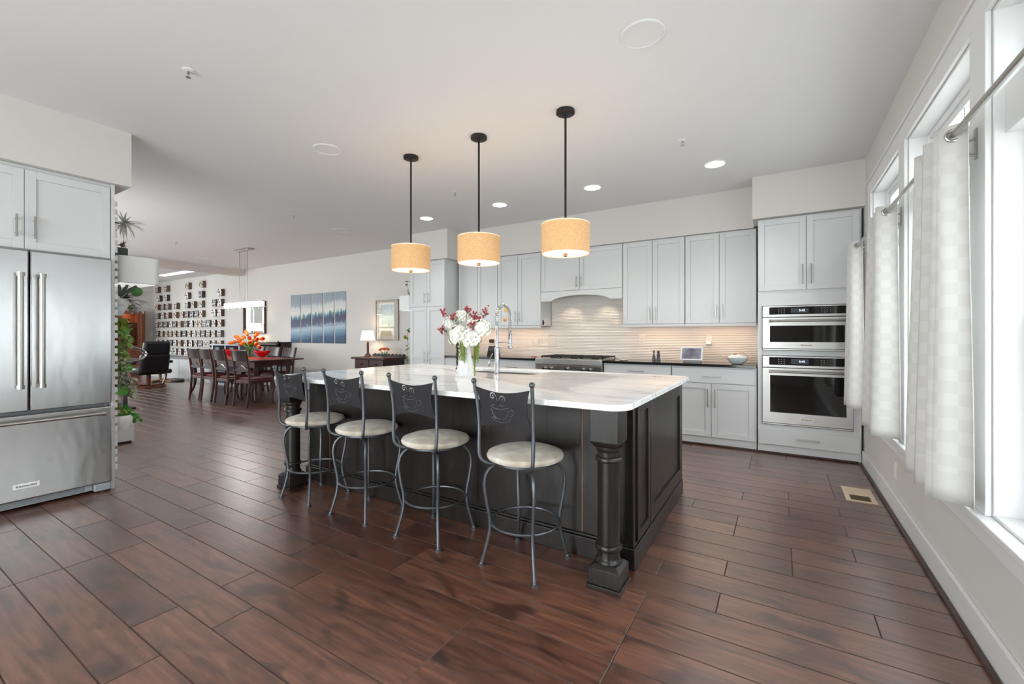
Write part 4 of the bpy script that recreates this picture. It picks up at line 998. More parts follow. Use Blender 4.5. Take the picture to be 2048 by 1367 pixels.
# ================================================================== CEILING THINGS
def pendant(x, y, label):
    o = thing('pendant_lamp', label, 'pendant lamp', (0, 0, 0), 'drum pendants over the island'); z = CH
    mb = MB(); mb.lathe((0, 0, z), [(.066, -.001), (.068, -.004), (.068, -.024), (.062, -.028)], 30); mb.sph((.03, -.02, z-.03), .006, 8); mb.sph((-.03, .02, z-.03), .006, 8); mb.build('canopy', M_bronze, o, False)
    MB().cyl((0, 0, z-.027), (0, 0, 2.02), .0085, 10).build('rod', M_bronze, o, False)
    R = .177; zb, zt = 1.835, 2.055
    MB().lathe((0, 0, 0), [(R, zb), (R, zt), (R-.004, zt), (R-.004, zb)], 48, cap=False).build('shade', E_shade, o, False)
    MB().lathe((0, 0, 0), [(R+.001, zt-.006), (R+.001, zt+.001), (R-.005, zt+.001), (R-.005, zt-.006)], 48, cap=False).build('shade_rim', E_shaderim, o, False)
    MB().lathe((0, 0, 0), [(.0, zb+.004), (R-.006, zb+.004), (R-.006, zb+.008), (.0, zb+.008)], 40, cap=False).build('diffuser', E_diff, o, False)
    MB().lathe((0, 0, 0), [(.0, zb-.018), (.014, zb-.018), (.016, zb-.014), (.016, zb+.002), (.0, zb+.003)], 18, cap=False).build('finial', M_brass, o, False)
    mb = MB()
    for k in range(3): a = 2*pi*k/3; mb.tube([(0, 0, zt-.02), (R*cos(a)*.97, R*sin(a)*.97, zt-.01)], .003, 6)
    mb.build('spider', M_bronze, o, False)
    o.location = (x, y, 0); return o
p = pendant(-1.351, 2.957, 'burlap drum pendant lamp nearest the camera, on the right')
dup(p, (-2.142, 2.962, 0), label='burlap drum pendant lamp in the middle of the three')
dup(p, (-2.922, 2.967, 0), label='burlap drum pendant lamp farthest left, in front of the pantry')
for x in (-1.351, -2.142, -2.922):
    light('pendant_bulb_up', 'POINT', (x, 2.96, 1.97), 1.2, (1, .82, .6), size=.05)
    light('pendant_bulb_down', 'AREA', (x, 2.96, 1.83), 2.4, (1, .95, .88), size=.3)
def downlight(x, y, label):
    o = thing('downlight', label, 'downlight', (0, 0, 0), 'recessed ceiling downlights')
    MB().lathe((0, 0, CH), [(.098, -.0005), (.098, -.004), (.088, -.006), (.088, -.0005)], 32, cap=False).build('trim_ring', M_trim, o, False)
    MB().lathe((0, 0, CH), [(.0, -.003), (.088, -.003), (.088, -.001), (.0, -.001)], 32, cap=False).build('lens', E_down, o, False)
    o.location = (x, y, 0); return o
dl = downlight(-.539, 4.64, 'lit recessed downlight nearest the window wall')
for x, lb in ((-1.798, 'second lit recessed downlight counted from the window wall'), (-3.045, 'third lit recessed downlight counted from the window wall'), (-4.287, 'lit recessed downlight farthest from the window wall')): dup(dl, (x, 4.66, 0), label=lb)
for x in (-.539, -1.798, -3.045, -4.287): light('downlight_bulb', 'SPOT', (x, 4.65, CH-.012), 24, (1, .96, .91), size=.08, spot=radians(120))
def speaker(x, y, r, label):
    o = thing('ceiling_speaker', label, 'ceiling speaker', (0, 0, 0), 'round white ceiling speakers')
    MB().lathe((0, 0, CH), [(r, -.0005), (r, -.005), (r-.006, -.010), (r-.014, -.010), (r-.015, -.0005)], 44, cap=False).build('rim', M_trim, o, False)
    MB().lathe((0, 0, CH), [(.0, -.005), (r-.015, -.005), (r-.015, -.001), (.0, -.001)], 44, cap=False).build('grille', M_ceil, o, False)
    o.location = (x, y, 0); return o
sp = speaker(-.645, 2.425, .121, 'round white ceiling speaker largest in view, right of the pendants')
dup(sp, (-3.441, 2.461, 0), label='round white ceiling speaker left of the pendant canopies')
dup(sp, (-5.92, 4.48, 0), label='round white ceiling speaker near the dining end by the pantry')
dup(sp, (-10.58, 4.52, 0), label='round white ceiling speaker over the far end of the dining table')
def sprinkler(x, y, label):
    o = thing('fire_sprinkler', label, 'sprinkler', (0, 0, 0), 'white ceiling fire sprinklers')
    MB().lathe((0, 0, CH), [(.036, -.0005), (.036, -.003), (.028, -.008), (.012, -.009), (.0, -.009)], 24, cap=False).build('escutcheon', M_trim, o, False)
    mb = MB(); mb.cyl((0, 0, CH-.009), (0, 0, CH-.022), .007, 8); mb.tube([(-.009, 0, CH-.02), (-.011, 0, CH-.034), (0, 0, CH-.046)], .002, 6); mb.tube([(.009, 0, CH-.02), (.011, 0, CH-.034), (0, 0, CH-.046)], .002, 6); mb.lathe((0, 0, CH), [(.014, -.048), (.014, -.046), (.0, -.045)], 12, cap=False); mb.build('head', M_nickel, o, False)
    o.location = (x, y, 0); return o
sp = sprinkler(-3.155, 1.271, 'white fire sprinkler on the ceiling near the refrigerator soffit')
for x, y, lb in ((-.707, 3.927, 'white fire sprinkler on the ceiling above the right downlight'), (-3.206, 3.964, 'white fire sprinkler on the ceiling between two pendant rods'), (-5.713, 3.562, 'white fire sprinkler on the ceiling left of the far pendant'), (-9.162, 3.498, 'white fire sprinkler on the ceiling over the dining end')): dup(sp, (x, y, 0), label=lb)

# ================================================================== WINDOW WALL: rod, curtains, vent
rx = .572; rz = 2.012
rod = thing('curtain_rod', 'long brushed nickel curtain rod across the kitchen windows', 'curtain rod', (rx, 2.5, rz))
MB().cyl((rx, -1.4, rz), (rx, 5.02, rz), .0105, 14).build('pole', M_nickel, rod)
for y in (2.44, 3.70, 4.90, 1.17, -.08):
    mb = MB(); X = RX-.02; mb.box(X-.006, X, y-.011, y+.011, rz-.075, rz+.045); mb.tube(catmull([(X-.004, y, rz-.06), (X-.03, y, rz-.05), (X-.055, y, rz-.02), (rx, y, rz-.014)], 5), .006, 8); mb.cyl((X-.004, y, rz+.005), (rx, y, rz-.012), .005, 8)
    mb.build('bracket', M_nickel, rod)
def curtain(y0, label, nf=5.5, pitch=.085, amp=.040, zb=.60, seed=0):
    o = thing('curtain', label, 'curtain', (rx, y0, rz), 'white cafe curtains on the rod'); rnd = random.Random(seed)
    bm = bmesh.new(); uvl = bm.loops.layers.uv.new('UVMap'); n = int(nf*14); zt = rz+.042; rows = 26; grid = []; us = []
    u = 0; lastp = None
    fo = [rnd.uniform(.85, 1.2) for _ in range(12)]
    for i in range(n+1):
        t = i/14; a = 2*pi*t/2+pi*.5
        w = amp*fo[int(t)]
        col = []
        for j in range(rows+1):
            v = j/rows; z = zt+(zb-zt)*v
            spread = 1+.2*v; ww = w*(1+.4*v)
            s = sin(a); s = math.copysign(abs(s)**.75, s)
            x = rx-.004+s*ww-.012*v; y = y0+t*pitch*.9*spread-.05*v+.006*sin(6*v+t*3)
            x = min(x, RX-.055) if z < WZ0+.2 else min(x, RX-.022)
            col.append(bm.verts.new((x-rx, y-y0, z-rz)))
        if lastp is not None: u += (col[0].co-lastp).length
        lastp = col[0].co.copy(); us.append(u); grid.append(col)
    for i in range(n):
        for j in range(rows):
            f = bm.faces.new((grid[i][j], grid[i+1][j], grid[i+1][j+1], grid[i][j+1])); f.smooth = True
            band = j >= rows-2 or j < 2
            for l, (ii, jj) in zip(f.loops, ((i, j), (i+1, j), (i+1, j+1), (i, j+1))): l[uvl].uv = (us[ii], 1.4*jj/rows) if not band else (.01, .01)
    me = bpy.data.meshes.new('cloth'); bm.to_mesh(me); bm.free(); me.materials.append(M_curtain)
    c = bpy.data.objects.new('cloth', me); COL.objects.link(c); c.parent = o
    sm = c.modifiers.new('thickness', 'SOLIDIFY'); sm.thickness = .0016
    for k in range(int(nf)):
        t = k+.5 if False else k
        y = y0+(t+.0)*pitch*.9+.5*pitch*.9
        if y > y0+nf*pitch*.9: break
        MB().tube([(rx+.021*cos(q*2*pi/20), y, rz+.021*sin(q*2*pi/20)) for q in range(20)], .0055, 8, closed=True).build('grommet', M_nickel, o)
    return o
curtain(2.30, 'white checked cafe curtain nearest the camera', seed=1)
curtain(3.53, 'white checked cafe curtain in the middle window', seed=2)
curtain(4.76, 'white checked cafe curtain next to the wall ovens', nf=4.5, seed=3)
v = thing('floor_vent', 'beige metal floor register near the window wall', 'vent', (.52, 4.28, 0))
mb = MB(); x0, x1, y0, y1 = .424, .612, 4.105, 4.46; mb.box(x0, x1, y0, y0+.03, .0, .005); mb.box(x0, x1, y1-.03, y1, 0, .005); mb.box(x0, x0+.032, y0+.03, y1-.03, 0, .005); mb.box(x1-.032, x1, y0+.03, y1-.03, 0, .005); mb.box(x0+.032, x1-.032, y0+.16, y1-.03, 0, .003); mb.build('frame', M_beige, v, bevel=.0015)
mb = MB(); mb.box(x0+.032, x1-.032, y0+.03, y0+.16, .0, .0015)
for k in range(7): mb.box(x0+.032, x1-.032, y0+.034+k*.0185, y0+.044+k*.0185, .0015, .003)
mb.build('grille', mat('vent_brown', (104, 88, 66), .5, .4, bump=.02), v)

# ================================================================== DINING END
for i, (a, b) in enumerate(DINWIN):
    w = thing('window_%d' % (8+i), '', 'window', ((a+b)/2, .8, .55)); del w['label']; del w['category']; struct(w)
    mb = MB(); mb.box(a, a+.05, .78, .86, .55, 2.45); mb.box(b-.05, b, .78, .86, .55, 2.45); mb.box(a+.05, b-.05, .78, .86, .55, .6); mb.box(a+.05, b-.05, .78, .86, 2.4, 2.45); mb.box(a+.05, b-.05, .79, .85, 1.48, 1.53); mb.box((a+b)/2-.02, (a+b)/2+.02, .8, .84, .6, 2.4); mb.build('frame', M_trim, w)
    MB().box(a+.05, b-.05, .818, .822, .6, 2.4).build('glass', M_glass, w)
TZ = .775
t = thing('dining_table', 'long dark mahogany dining table in the far dining area', 'table', (-9.55, 4.72, 0))
MB().prism(rrect(-11.05, -8.07, 4.19, 5.26, .05, 5), 'z', .748, TZ).build('tabletop', M_mahog, t, bevel=.005)
mb = MB(); mb.box(-10.75, -8.22, 4.36, 4.385, .63, .747); mb.box(-10.75, -8.22, 5.065, 5.09, .63, .747); mb.box(-10.75, -10.725, 4.385, 5.065, .63, .747); mb.box(-8.245, -8.22, 4.385, 5.065, .63, .747); mb.build('apron', M_mahog, t)
for x, sx in ((-10.65, -1), (-8.30, 1)):
    for y, sy in ((4.42, -1), (5.03, 1)):
        P = catmull([(x, y, .70), (x+sx*.03, y+sy*.01, .60), (x+sx*.01, y+sy*.0, .40), (x+sx*.02, y+sy*.01, .18), (x+sx*.08, y+sy*.04, .03)], 5)
        lg = MB().tube(P, [.05-.028*i/(len(P)-1) for i in range(len(P))], 8).build('leg', M_mahog, t)
        MB().sph((x+sx*.085, y+sy*.042, .022), .022, 8).build('foot', M_darkwood, lg)
# chairs
def dining_chair(label):
    o = thing('dining_chair', label, 'chair', (0, 0, 0), 'mahogany dining chairs round the table'); w = .205
    for sx in (-1, 1):
        P = catmull([(sx*w*.96, -.045, 0), (sx*w*.98, -.025, .14), (sx*w, -.01, .30), (sx*w, 0, .46), (sx*w, -.012, .62), (sx*w, -.036, .80), (sx*w, -.075, .975)], 5)
        MB().tube(P, .0165, 6, flat=1.3).build('rear_leg', M_mahog, o, False)
        P = catmull([(sx*.20, .40, .43), (sx*.215, .425, .34), (sx*.20, .41, .18), (sx*.20, .425, .04), (sx*.20, .445, .01)], 5)
        MB().tube(P, [.028-.014*i/(len(P)-1) for i in range(len(P))], 8).build('front_leg', M_mahog, o, False)
    mb = MB(); n = 8; A = []
    for i in range(n+1):
        x = -w+2*w*i/n; b = -.03*math.sin(pi*i/n); A.append([(x, -.045+b, .785), (x, -.083+b, .97), (x, -.06+b, .97), (x, -.022+b, .785)])
    V_ = [[mb.bm.verts.new(p) for p in r] for r in A]
    for P, Q in zip(V_, V_[1:]):
        for k in range(4): mb._f([P[k], P[(k+1) % 4], Q[(k+1) % 4], Q[k]], 0)
    mb._f(V_[0], 0); mb._f(V_[-1][::-1], 0); mb.build('top_rail', M_darkwood, o, False)
    pts = [(-w, .62), (-w*.5, .605), (0, .60), (w*.5, .605), (w, .62), (w, .64), (w*.6, .655), (w*.2, .695), (0, .715), (-w*.2, .695), (-w*.6, .655), (-w, .64)]
    MB().prism(pts, 'y', -.026, -.004).build('cross_rail', M_darkwood, o, False)
    MB().hexa([(-.205, -.01, .40), (.205, -.01, .40), (.225, .43, .40), (-.225, .43, .40), (-.205, -.01, .455), (.205, -.01, .455), (.225, .43, .455), (-.225, .43, .455)]).build('seat_frame', M_mahog, o, False, bevel=.006)
    MB().hexa([(-.175, .02, .4555), (.175, .02, .4555), (.205, .415, .4555), (-.205, .415, .4555), (-.16, .035, .492), (.16, .035, .492), (.19, .40, .492), (-.19, .40, .492)]).build('cushion', M_redseat, o, False, bevel=.015)
    return o
dc = dining_chair('dark dining chair farthest left on the near side of the table')
dc.location = (-9.66, 4.03, 0)
dup(dc, (-9.17, 4.02, 0), label='dark dining chair second from the left on the near side of the table')
dup(dc, (-8.56, 3.98, 0), label='dark dining chair third from the left on the near side of the table')
dup(dc, (-7.90, 3.99, 0), radians(3), label='dark dining chair on the near side, at the end toward the island')
dup(dc, (-9.28, 5.28, 0), pi, label='dark dining chair on the wall side, second from the sideboard end')
dup(dc, (-8.72, 5.28, 0), pi, label='dark dining chair on the wall side, closest to the sideboard')
dup(dc, (-9.88, 5.28, 0), pi, label='dark dining chair on the wall side, hidden behind the red bowl')
tag(bx('table_runner', M_orangecloth, None, -10.7, -8.35, 4.52, 4.92, TZ+.0005, TZ+.003), 'orange cloth runner down the middle of the dining table', 'runner')
def red_bowl(x, y, label, s=1):
    o = thing('red_bowl', label, 'bowl', (x, y, TZ+.0035), 'red boat shaped bowls'); z0 = TZ+.0035; mb = MB(); n = 32; R0 = []; 
    prof = [(.25, .03), (.55, .065), (.85, .105), (1.0, .13)]
    rings = []
    for t, z in prof:
        ring = []
        for k in range(n):
            a = 2*pi*k/n; c4 = abs(cos(2*a))**1.5; rx_ = .24*t*s*(1+.0*c4); ry_ = .15*t*s; lift = .03*t**3*(cos(a)**4)
            e = 1.4; cx = math.copysign(abs(cos(a))**e, cos(a)); cy = math.copysign(abs(sin(a))**e, sin(a)); ring.append(mb.bm.verts.new((x+rx_*cx, y+ry_*cy, z0+z+lift)))
        rings.append(ring)
    for A, B in zip(rings, rings[1:]):
        for k in range(n): mb._f([A[k], A[(k+1) % n], B[(k+1) % n], B[k]], 0)
    mb._f(rings[0][::-1], 0); b = mb.build('bowl', M_redbowl, o, sharp=60); sm = b.modifiers.new('t', 'SOLIDIFY'); sm.thickness = .006
    mb = MB()
    for dx in (-.04, .04): mb.cyl((x+dx, y, z0), (x+dx*.8, y, z0+.034), .008, 8)
    mb.build('feet', M_black, o)
red_bowl(-8.62, 4.72, 'red boat shaped bowl right of the tulips on the dining table')
red_bowl(-9.82, 4.72, 'red boat shaped bowl left of the tulips behind the chairs')
# tulips
tx, ty, tz = -9.10, 4.74, TZ+.0035
tv = thing('glass_vase', 'clear glass vase full of orange tulips on the dining table', 'vase', (tx, ty, tz))
MB().lathe((tx, ty, tz), [(.0, .004), (.055, .003), (.06, .01), (.075, .08), (.09, .20), (.086, .20), (.071, .08), (.055, .014), (.0, .012)], 28, cap=False).build('vessel', M_vaseglass, tv)
def tulip(px, py, dy, label):
    c = aty(px, py, ty+dy); o = thing('tulip', label, 'flower', c, 'orange tulips in the glass vase'); rnd = random.Random(px*3+py); b = Vector((tx+rnd.uniform(-.03, .03), ty+rnd.uniform(-.03, .03), tz+.03))
    rim_ = Vector((tx, ty, tz+.21)).lerp(Vector((c.x, c.y, tz+.21)), .22); P = catmull([b, rim_, rim_.lerp(c, .6)+Vector((0, 0, .03)), c-Vector((0, 0, .02))], 5)
    st = MB().tube(P, .0045, 6)
    for k in range(2): st.leaf(rim_, (P[-1]-rim_).normalized()+Vector((rnd.uniform(-.6, .6), rnd.uniform(-.6, .6), .3)), (0, 0, 1), rnd.uniform(.14, .22), .035, .35)
    st.build('stem', M_stemg, o, recalc=False)
    d = (P[-1]-P[-3]).normalized(); q = d.to_track_quat('Z', 'Y').to_matrix(); mb = MB()
    for k in range(6):
        a = 2*pi*k/6; r = q @ Vector((cos(a), sin(a), 0)); mb.leaf(c-d*.025, d+r*(.35 if k % 2 else .22), -r, .115, .082, -.15 if k % 2 else .1, n=4, fold=.3)
    mb.sph(c, .036, 10, 0, (1, 1, 1.35), q); mb.build('bloom', M_tulip, o, recalc=False)
shared = 'orange tulip among the many in the glass vase on the table'
for px, py, dy, lb in ((463, 685, 0, 'orange tulip drooping farthest left from the glass vase'), (474, 673, 0, None), (483, 677, -.1, None), (488, 674, .1, None), (494, 667, 0, 'orange tulip standing tallest in the glass vase'), (499, 676, -.1, None), (511, 670, .1, None), (513, 678, -.05, None), (523, 677, 0, 'orange tulip leaning farthest right from the glass vase'), (486, 685, -.15, None), (500, 684, -.18, None), (512, 687, -.12, None), (518, 693, -.15, 'orange tulip hanging lowest at the right of the glass vase'), (470, 683, .1, None), (505, 681, .15, None), (479, 682, .15, None)): tulip(px, py, dy, lb or shared)
# linear chandelier over the table
ch = thing('linear_chandelier', 'long glowing crystal bar chandelier over the dining table', 'chandelier', (-8.87, 4.5, CH))
bx('canopy', M_nickel, ch, -9.13, -8.60, 4.44, 4.56, CH-.03, CH-.0005, bevel=.006)
mb = MB()
for x in (-9.02, -8.74): mb.cyl((x, 4.5, CH-.03), (x, 4.5, 1.88), .006, 8)
mb.build('rods', M_nickel, ch)
mb = MB()
for x in (-8.93, -8.83): mb.cyl((x, 4.5, CH-.03), (x, 4.5, 1.88), .0015, 5)
mb.build('cables', M_nickel, ch)
mb = MB(); rnd = random.Random(4)
for i in range(26):
    x = -9.53+i*.0505; mb.box(x, x+.044, 4.455+rnd.uniform(0, .008), 4.545-rnd.uniform(0, .008), 1.765+rnd.uniform(0, .012), 1.865-rnd.uniform(0, .01))
mb.build('crystal_bar', E_crystal, ch)
mb = MB(); mb.box(-9.56, -8.19, 4.485, 4.515, 1.866, 1.88)
for k in range(6): mb.cyl((-9.42+k*.22, 4.5, 1.735), (-9.42+k*.22, 4.5, 1.765), .014, 8)
mb.tube([(-9.66, 4.5, 1.765), (-8.08, 4.5, 1.765)], .006, 6); mb.build('frame', M_nickel, ch)
light('chandelier_bulb', 'AREA', (-8.87, 4.5, 1.73), 12, (1, .97, .93), size=1.2, size_y=.1)

# ------------------------------------------------------------------ wall pieces
xs = [(-9.647, -9.289), (-9.252, -8.89), (-8.843, -8.481), (-8.436, -8.09), (-8.05, -7.705)]
for (a, b), lb in zip(xs, ('first from the left', 'second from the left', 'in the middle', 'fourth from the left', 'farthest right, nearest the pantry')):
    tag(MB().box(a, b, BY-.013, BY-.001, 1.058, 2.15).build('canvas_panel', M_painting, None, loc=((a+b)/2, BY-.013, 1.06), bevel=.003), 'narrow blue and white seascape canvas, '+lb, 'painting', 'five panel seascape')
fr = thing('framed_print', 'pale framed print in green and grey beside the table lamp', 'picture', (-6.47, BY, 1.52))
mb = MB(); a, b, z0, z1 = -6.785, -6.165, 1.135, 1.915
mb.box(a, a+.014, BY-.028, BY-.001, z0, z1); mb.box(b-.014, b, BY-.028, BY-.001, z0, z1); mb.box(a+.014, b-.014, BY-.028, BY-.001, z0, z0+.014); mb.box(a+.014, b-.014, BY-.028, BY-.001, z1-.014, z1); mb.build('frame', M_walnutframe, fr)
bx('mat_board', mat('mat_board', (214, 200, 190), .8, bump=.01), fr, a+.0145, b-.0145, BY-.012, BY-.002, z0+.0145, z1-.0145)
bx('print', M_print, fr, -6.65, -6.30, BY-.0135, BY-.0121, 1.225, 1.82)
bx('glazing', M_glass, fr, a+.0145, b-.0145, BY-.02, BY-.018, z0+.0145, z1-.0145)
mr = thing('wall_mirror', 'tall framed mirror on the dining wall reflecting a window', 'mirror', (-11.15, BY, 1.66))
mb = MB(); a, b, z0, z1 = -11.67, -10.68, 1.27, 2.06
mb.box(a, a+.03, BY-.05, BY-.001, z0, z1); mb.box(b-.03, b, BY-.05, BY-.001, z0, z1); mb.box(a+.03, b-.03, BY-.05, BY-.001, z0, z0+.03); mb.box(a+.03, b-.03, BY-.05, BY-.001, z1-.03, z1); mb.build('frame', M_mirrorframe, mr)
bx('glass', M_mirror, mr, a+.0305, b-.0305, BY-.015, BY-.005, z0+.0305, z1-.0305)

# ------------------------------------------------------------------ sideboard with lamp and flowers
sb = thing('sideboard', 'dark mahogany sideboard against the wall under the framed print', 'sideboard', (-6.41, 5.66, 0))
bx('body', M_darkwood, sb, -6.80, -6.02, 5.45, 5.93, .02, .79)
MB().prism([(-6.86, 5.40), (-5.98, 5.40), (-5.96, 5.44), (-5.96, 5.94), (-6.88, 5.94), (-6.88, 5.44)], 'z', .79, .825).build('top', M_mahog, sb, bevel=.006)
mb = MB(); mb.box(-6.86, -5.98, 5.915, 5.935, .825, .86)
for k in range(9): mb.sph((-6.80+k*.0975, 5.925, .866), .016, 8, 0, (1.6, 1, .8))
mb.build('gallery_rail', M_darkwood, sb)
for a, b in ((-6.79, -6.41), (-6.40, -6.03)):
    d1 = slab(sb, 'y-', 5.45, a, b, .62, .78, M_mahog, .015); mb = MB(); mb.sph(((a+b)/2, 5.42, .70), .016, 8); mb.cyl(((a+b)/2, 5.436, .70), ((a+b)/2, 5.42, .70), .006, 6); mb.build('knob', M_brass, d1)
    shaker(sb, 'y-', 5.45, a, b, .06, .61, M_mahog, th=.015)
def table_lamp(x, y, z, H, zs0, zs1, r0, r1, label, power):
    o = thing('table_lamp', label, 'lamp', (x, y, z))
    MB().lathe((x, y, z), [(.07, 0), (.07, .012), (.055, .02), (.045, .035), (.05, .042), (.028, .055)], 20).build('base', M_woodstem, o)
    MB().lathe((x, y, z), [(.026, .055), (.022, .07), (.021, zs0-z-.05), (.027, zs0-z-.04), (.014, zs0-z-.01), (.008, zs1-z-.05)], 16).build('stem', M_woodstem, o)
    MB().lathe((x, y, 0), [(r0, zs0), (r1, zs1), (r1-.003, zs1), (r0-.003, zs0)], 32, cap=False).build('lamp_shade', E_lamp, o)
    light('table_lamp_bulb', 'POINT', (x, y, (zs0+zs1)/2), power, (1, .74, .48), size=.03)
    return o
table_lamp(-6.745, 5.70, .8255, 0, 1.135, 1.318, .138, .10, 'lit table lamp with white shade on the sideboard', 3)
bv = thing('glass_bowl', 'small round glass bowl of orange flowers on the sideboard', 'vase', (-6.25, 5.66, .8255))
MB().lathe((-6.25, 5.66, .8255), [(.0, .004), (.04, .003), (.07, .03), (.078, .06), (.066, .095), (.062, .095), (.073, .06), (.066, .033), (.0, .01)], 24, cap=False).build('vessel', M_vaseglass, bv)
rnd = random.Random(11)
for k in range(9):
    a = 2*pi*k/8; r = .075 if k < 8 else 0; c = Vector((-6.25+r*cos(a)*1.15, 5.66+r*sin(a), .965+(.025 if k == 8 else rnd.uniform(-.012, .012))))
    o = thing('gerbera', 'orange flower in the round glass bowl on the sideboard', 'flower', c, 'orange flowers in the glass bowl'); mb = MB(); up = Vector((r*cos(a)*5, r*sin(a)*5, .6)).normalized(); u = up.orthogonal().normalized(); w_ = up.cross(u)
    for j in range(12): d = u*cos(pi/6*j)+w_*sin(pi/6*j); mb.leaf(c, d+up*.35, up, .048, .022, .2, n=2)
    mb.sph(c+up*.006, .012, 8); mb.build('bloom', M_tulip, o, recalc=False)
    MB().tube([c-up*.004, Vector((-6.25+r*.3*cos(a), 5.66+r*.3*sin(a), .845))], .003, 5).build('stem', M_stemg, o)

# ------------------------------------------------------------------ desk and console behind the table
dk = thing('writing_desk', 'dark wooden desk with a rounded top rail behind the dining table', 'desk', (-10.25, 5.65, 0))
bx('body', M_darkwood, dk, -10.84, -9.68, 5.48, 5.92, .55, .86)
bx('top', M_darkwood, dk, -10.86, -9.64, 5.43, 5.94, .86, .885, bevel=.005)
mb = MB(); mb.box(-10.84, -9.66, 5.62, 5.93, .885, .97); mb.cyl((-10.85, 5.64, 1.02), (-9.63, 5.64, 1.02), .055, 16); mb.box(-10.85, -9.63, 5.64, 5.93, .97, 1.072); mb.build('roll_top', M_darkwood, dk)
mb = MB(); mb.sph((-9.68, 5.66, 1.085), .018, 8); mb.sph((-10.8, 5.66, 1.085), .018, 8); mb.build('finials', M_darkwood, dk)
bx('front_panel', M_greysheen_top, dk, -10.80, -9.72, 5.472, 5.48, .70, .84)  # lighter colour paints the bluish sheen on the dark desk front
for x in (-10.80, -9.74):
    for y in (5.50, 5.88): bx('leg', M_darkwood, dk, x, x+.05, y, y+.04, 0, .55)
table_lamp(-10.90+.05, 5.77, 1.0725, 0, 1.335, 1.52, .17, .125, 'lit table lamp with white shade on the dark desk by the mirror', 4)
cs = thing('console_cabinet', 'dark console painted with blue grey window sheen, open cubbies, below the wall blocks', 'cabinet', (-11.6, 5.68, 0))  # blue grey is window sheen put into the colour of dark furniture
mb = MB(); x0, x1, y0, y1 = -12.28, -10.95, 5.46, 5.90
mb.box(x0, x0+.05, y0, y1, 0, .975); mb.box(x1-.05, x1, y0, y1, 0, .975); mb.box(x0+.05, x1-.05, y1-.03, y1, 0, .975); mb.box(x0+.05, x1-.05, y0, y1-.03, .30, .34); mb.box(x0+.05, x1-.05, y0, y1-.03, .62, .65); mb.box(-11.65, -11.60, y0, y1-.03, .34, .975); mb.box(x0+.05, x1-.05, y0, y1-.03, 0, .05)
mb.build('body', M_greysheen_top, cs); bx('top', M_greysheen_top, cs, x0-.04, x1+.04, y0-.04, 5.92, .975, 1.01, bevel=.006)
for x in (-12.0, -11.3): bx('cubby_dark_plate', M_black, cs, x-.09, x+.09, y0-.006, y0-.001, .78, .93)  # black plate standing in for the dark inside of an open cubby

# ------------------------------------------------------------------ wall of small printed blocks
bench = thing('low_cabinet', 'long low white cabinet with grey top under the wall blocks', 'cabinet', (-14.8, 5.72, 0))
bx('body', M_cab, bench, -16.74, -12.45, 5.50, 5.925, 0, .575); bx('top', M_greysheen_top, bench, -16.76, -12.42, 5.46, 5.925, .576, .61, bevel=.004)
for k in range(5): slab(bench, 'y-', 5.50, -16.72+k*.85, -15.89+k*.85, .05, .55, M_cab, .015, 'door_panel')
ROWS = [(285, 0, [105, 330, 880, 1240]), (505, 0, [145, 330, 870, 1225, 1715]), (735, 0, [100, 250, 370, 580, 870, 1020, 1220, 1570, 1710]), (965, 0, [110, 250, 380, 565, 740, 870, 1000, 1120, 1230, 1565, 1705]),
        (1200, 0, [100, 215, 330, 460, 560, 680, 850, 985, 1110, 1210, 1320, 1420, 1560, 1710]), (345, 85, [110, 235, 345, 455, 560, 680, 810, 930, 1060, 1170, 1290, 1420, 1550, 1700]),
        (590, 85, [95, 210, 330, 450, 570, 680, 840, 970, 1100, 1220, 1330, 1420, 1560, 1700]), (815, 85, [400, 480, 570, 690, 850, 1000, 1150, 1300, 1460])]
zrow = [2.66, 2.36, 2.09, 1.83, 1.555, 1.27, .99, .705]
zrow = [None]*8
ORD = ['first', 'second', 'third', 'fourth', 'fifth', 'sixth', 'seventh', 'eighth', 'ninth', 'tenth', 'eleventh', 'twelfth', 'thirteenth', 'fourteenth']
rnd = random.Random(21); BM = []
for i in range(5):
    for j in range(4):
        me = MB(); w, h, dp = .20, .185, .085
        me.box(-w/2, w/2, -dp, 0, -h/2, h/2, 1)
        q = me.bm.faces; q.ensure_lookup_table()
        for f in q:
            f.normal_update()
            if f.normal.y < -.9: f.material_index = 0
        m = bpy.data.meshes.new('wall_block'); me.bm.to_mesh(m); me.bm.free(); m.materials.append(M_blockface[j]); m.materials.append(M_blockbrown[i]); BM.append(m)
for ri, (yy, off, xsr) in enumerate(ROWS):
    zs = [aty(305+(x+75)/12.8, 555+off+((yy-.07*(x-105)*(1-ri/6)) if ri < 5 else yy)/12.8, 5.9).z for x in xsr]
    zc = sum(zs)/len(zs) if ri > 0 else None
    for ci, x in enumerate(xsr):
        p = aty(305+(x+35)/12.8, 600, 5.9); z = zc if zc else zs[ci]
        if ri == 0: z = 2.655 if ci < 3 else 2.655
        o = bpy.data.objects.new('wall_block', BM[rnd.randrange(20)]); COL.objects.link(o); o.location = (p.x, BY-.001, z); o.rotation_euler = (0, rnd.uniform(-.03, .03), 0)
        tag(o, 'small brown and white block, %s from left in the %s row down' % (ORD[ci], ORD[ri]), 'wall block', 'small printed blocks on the far wall')
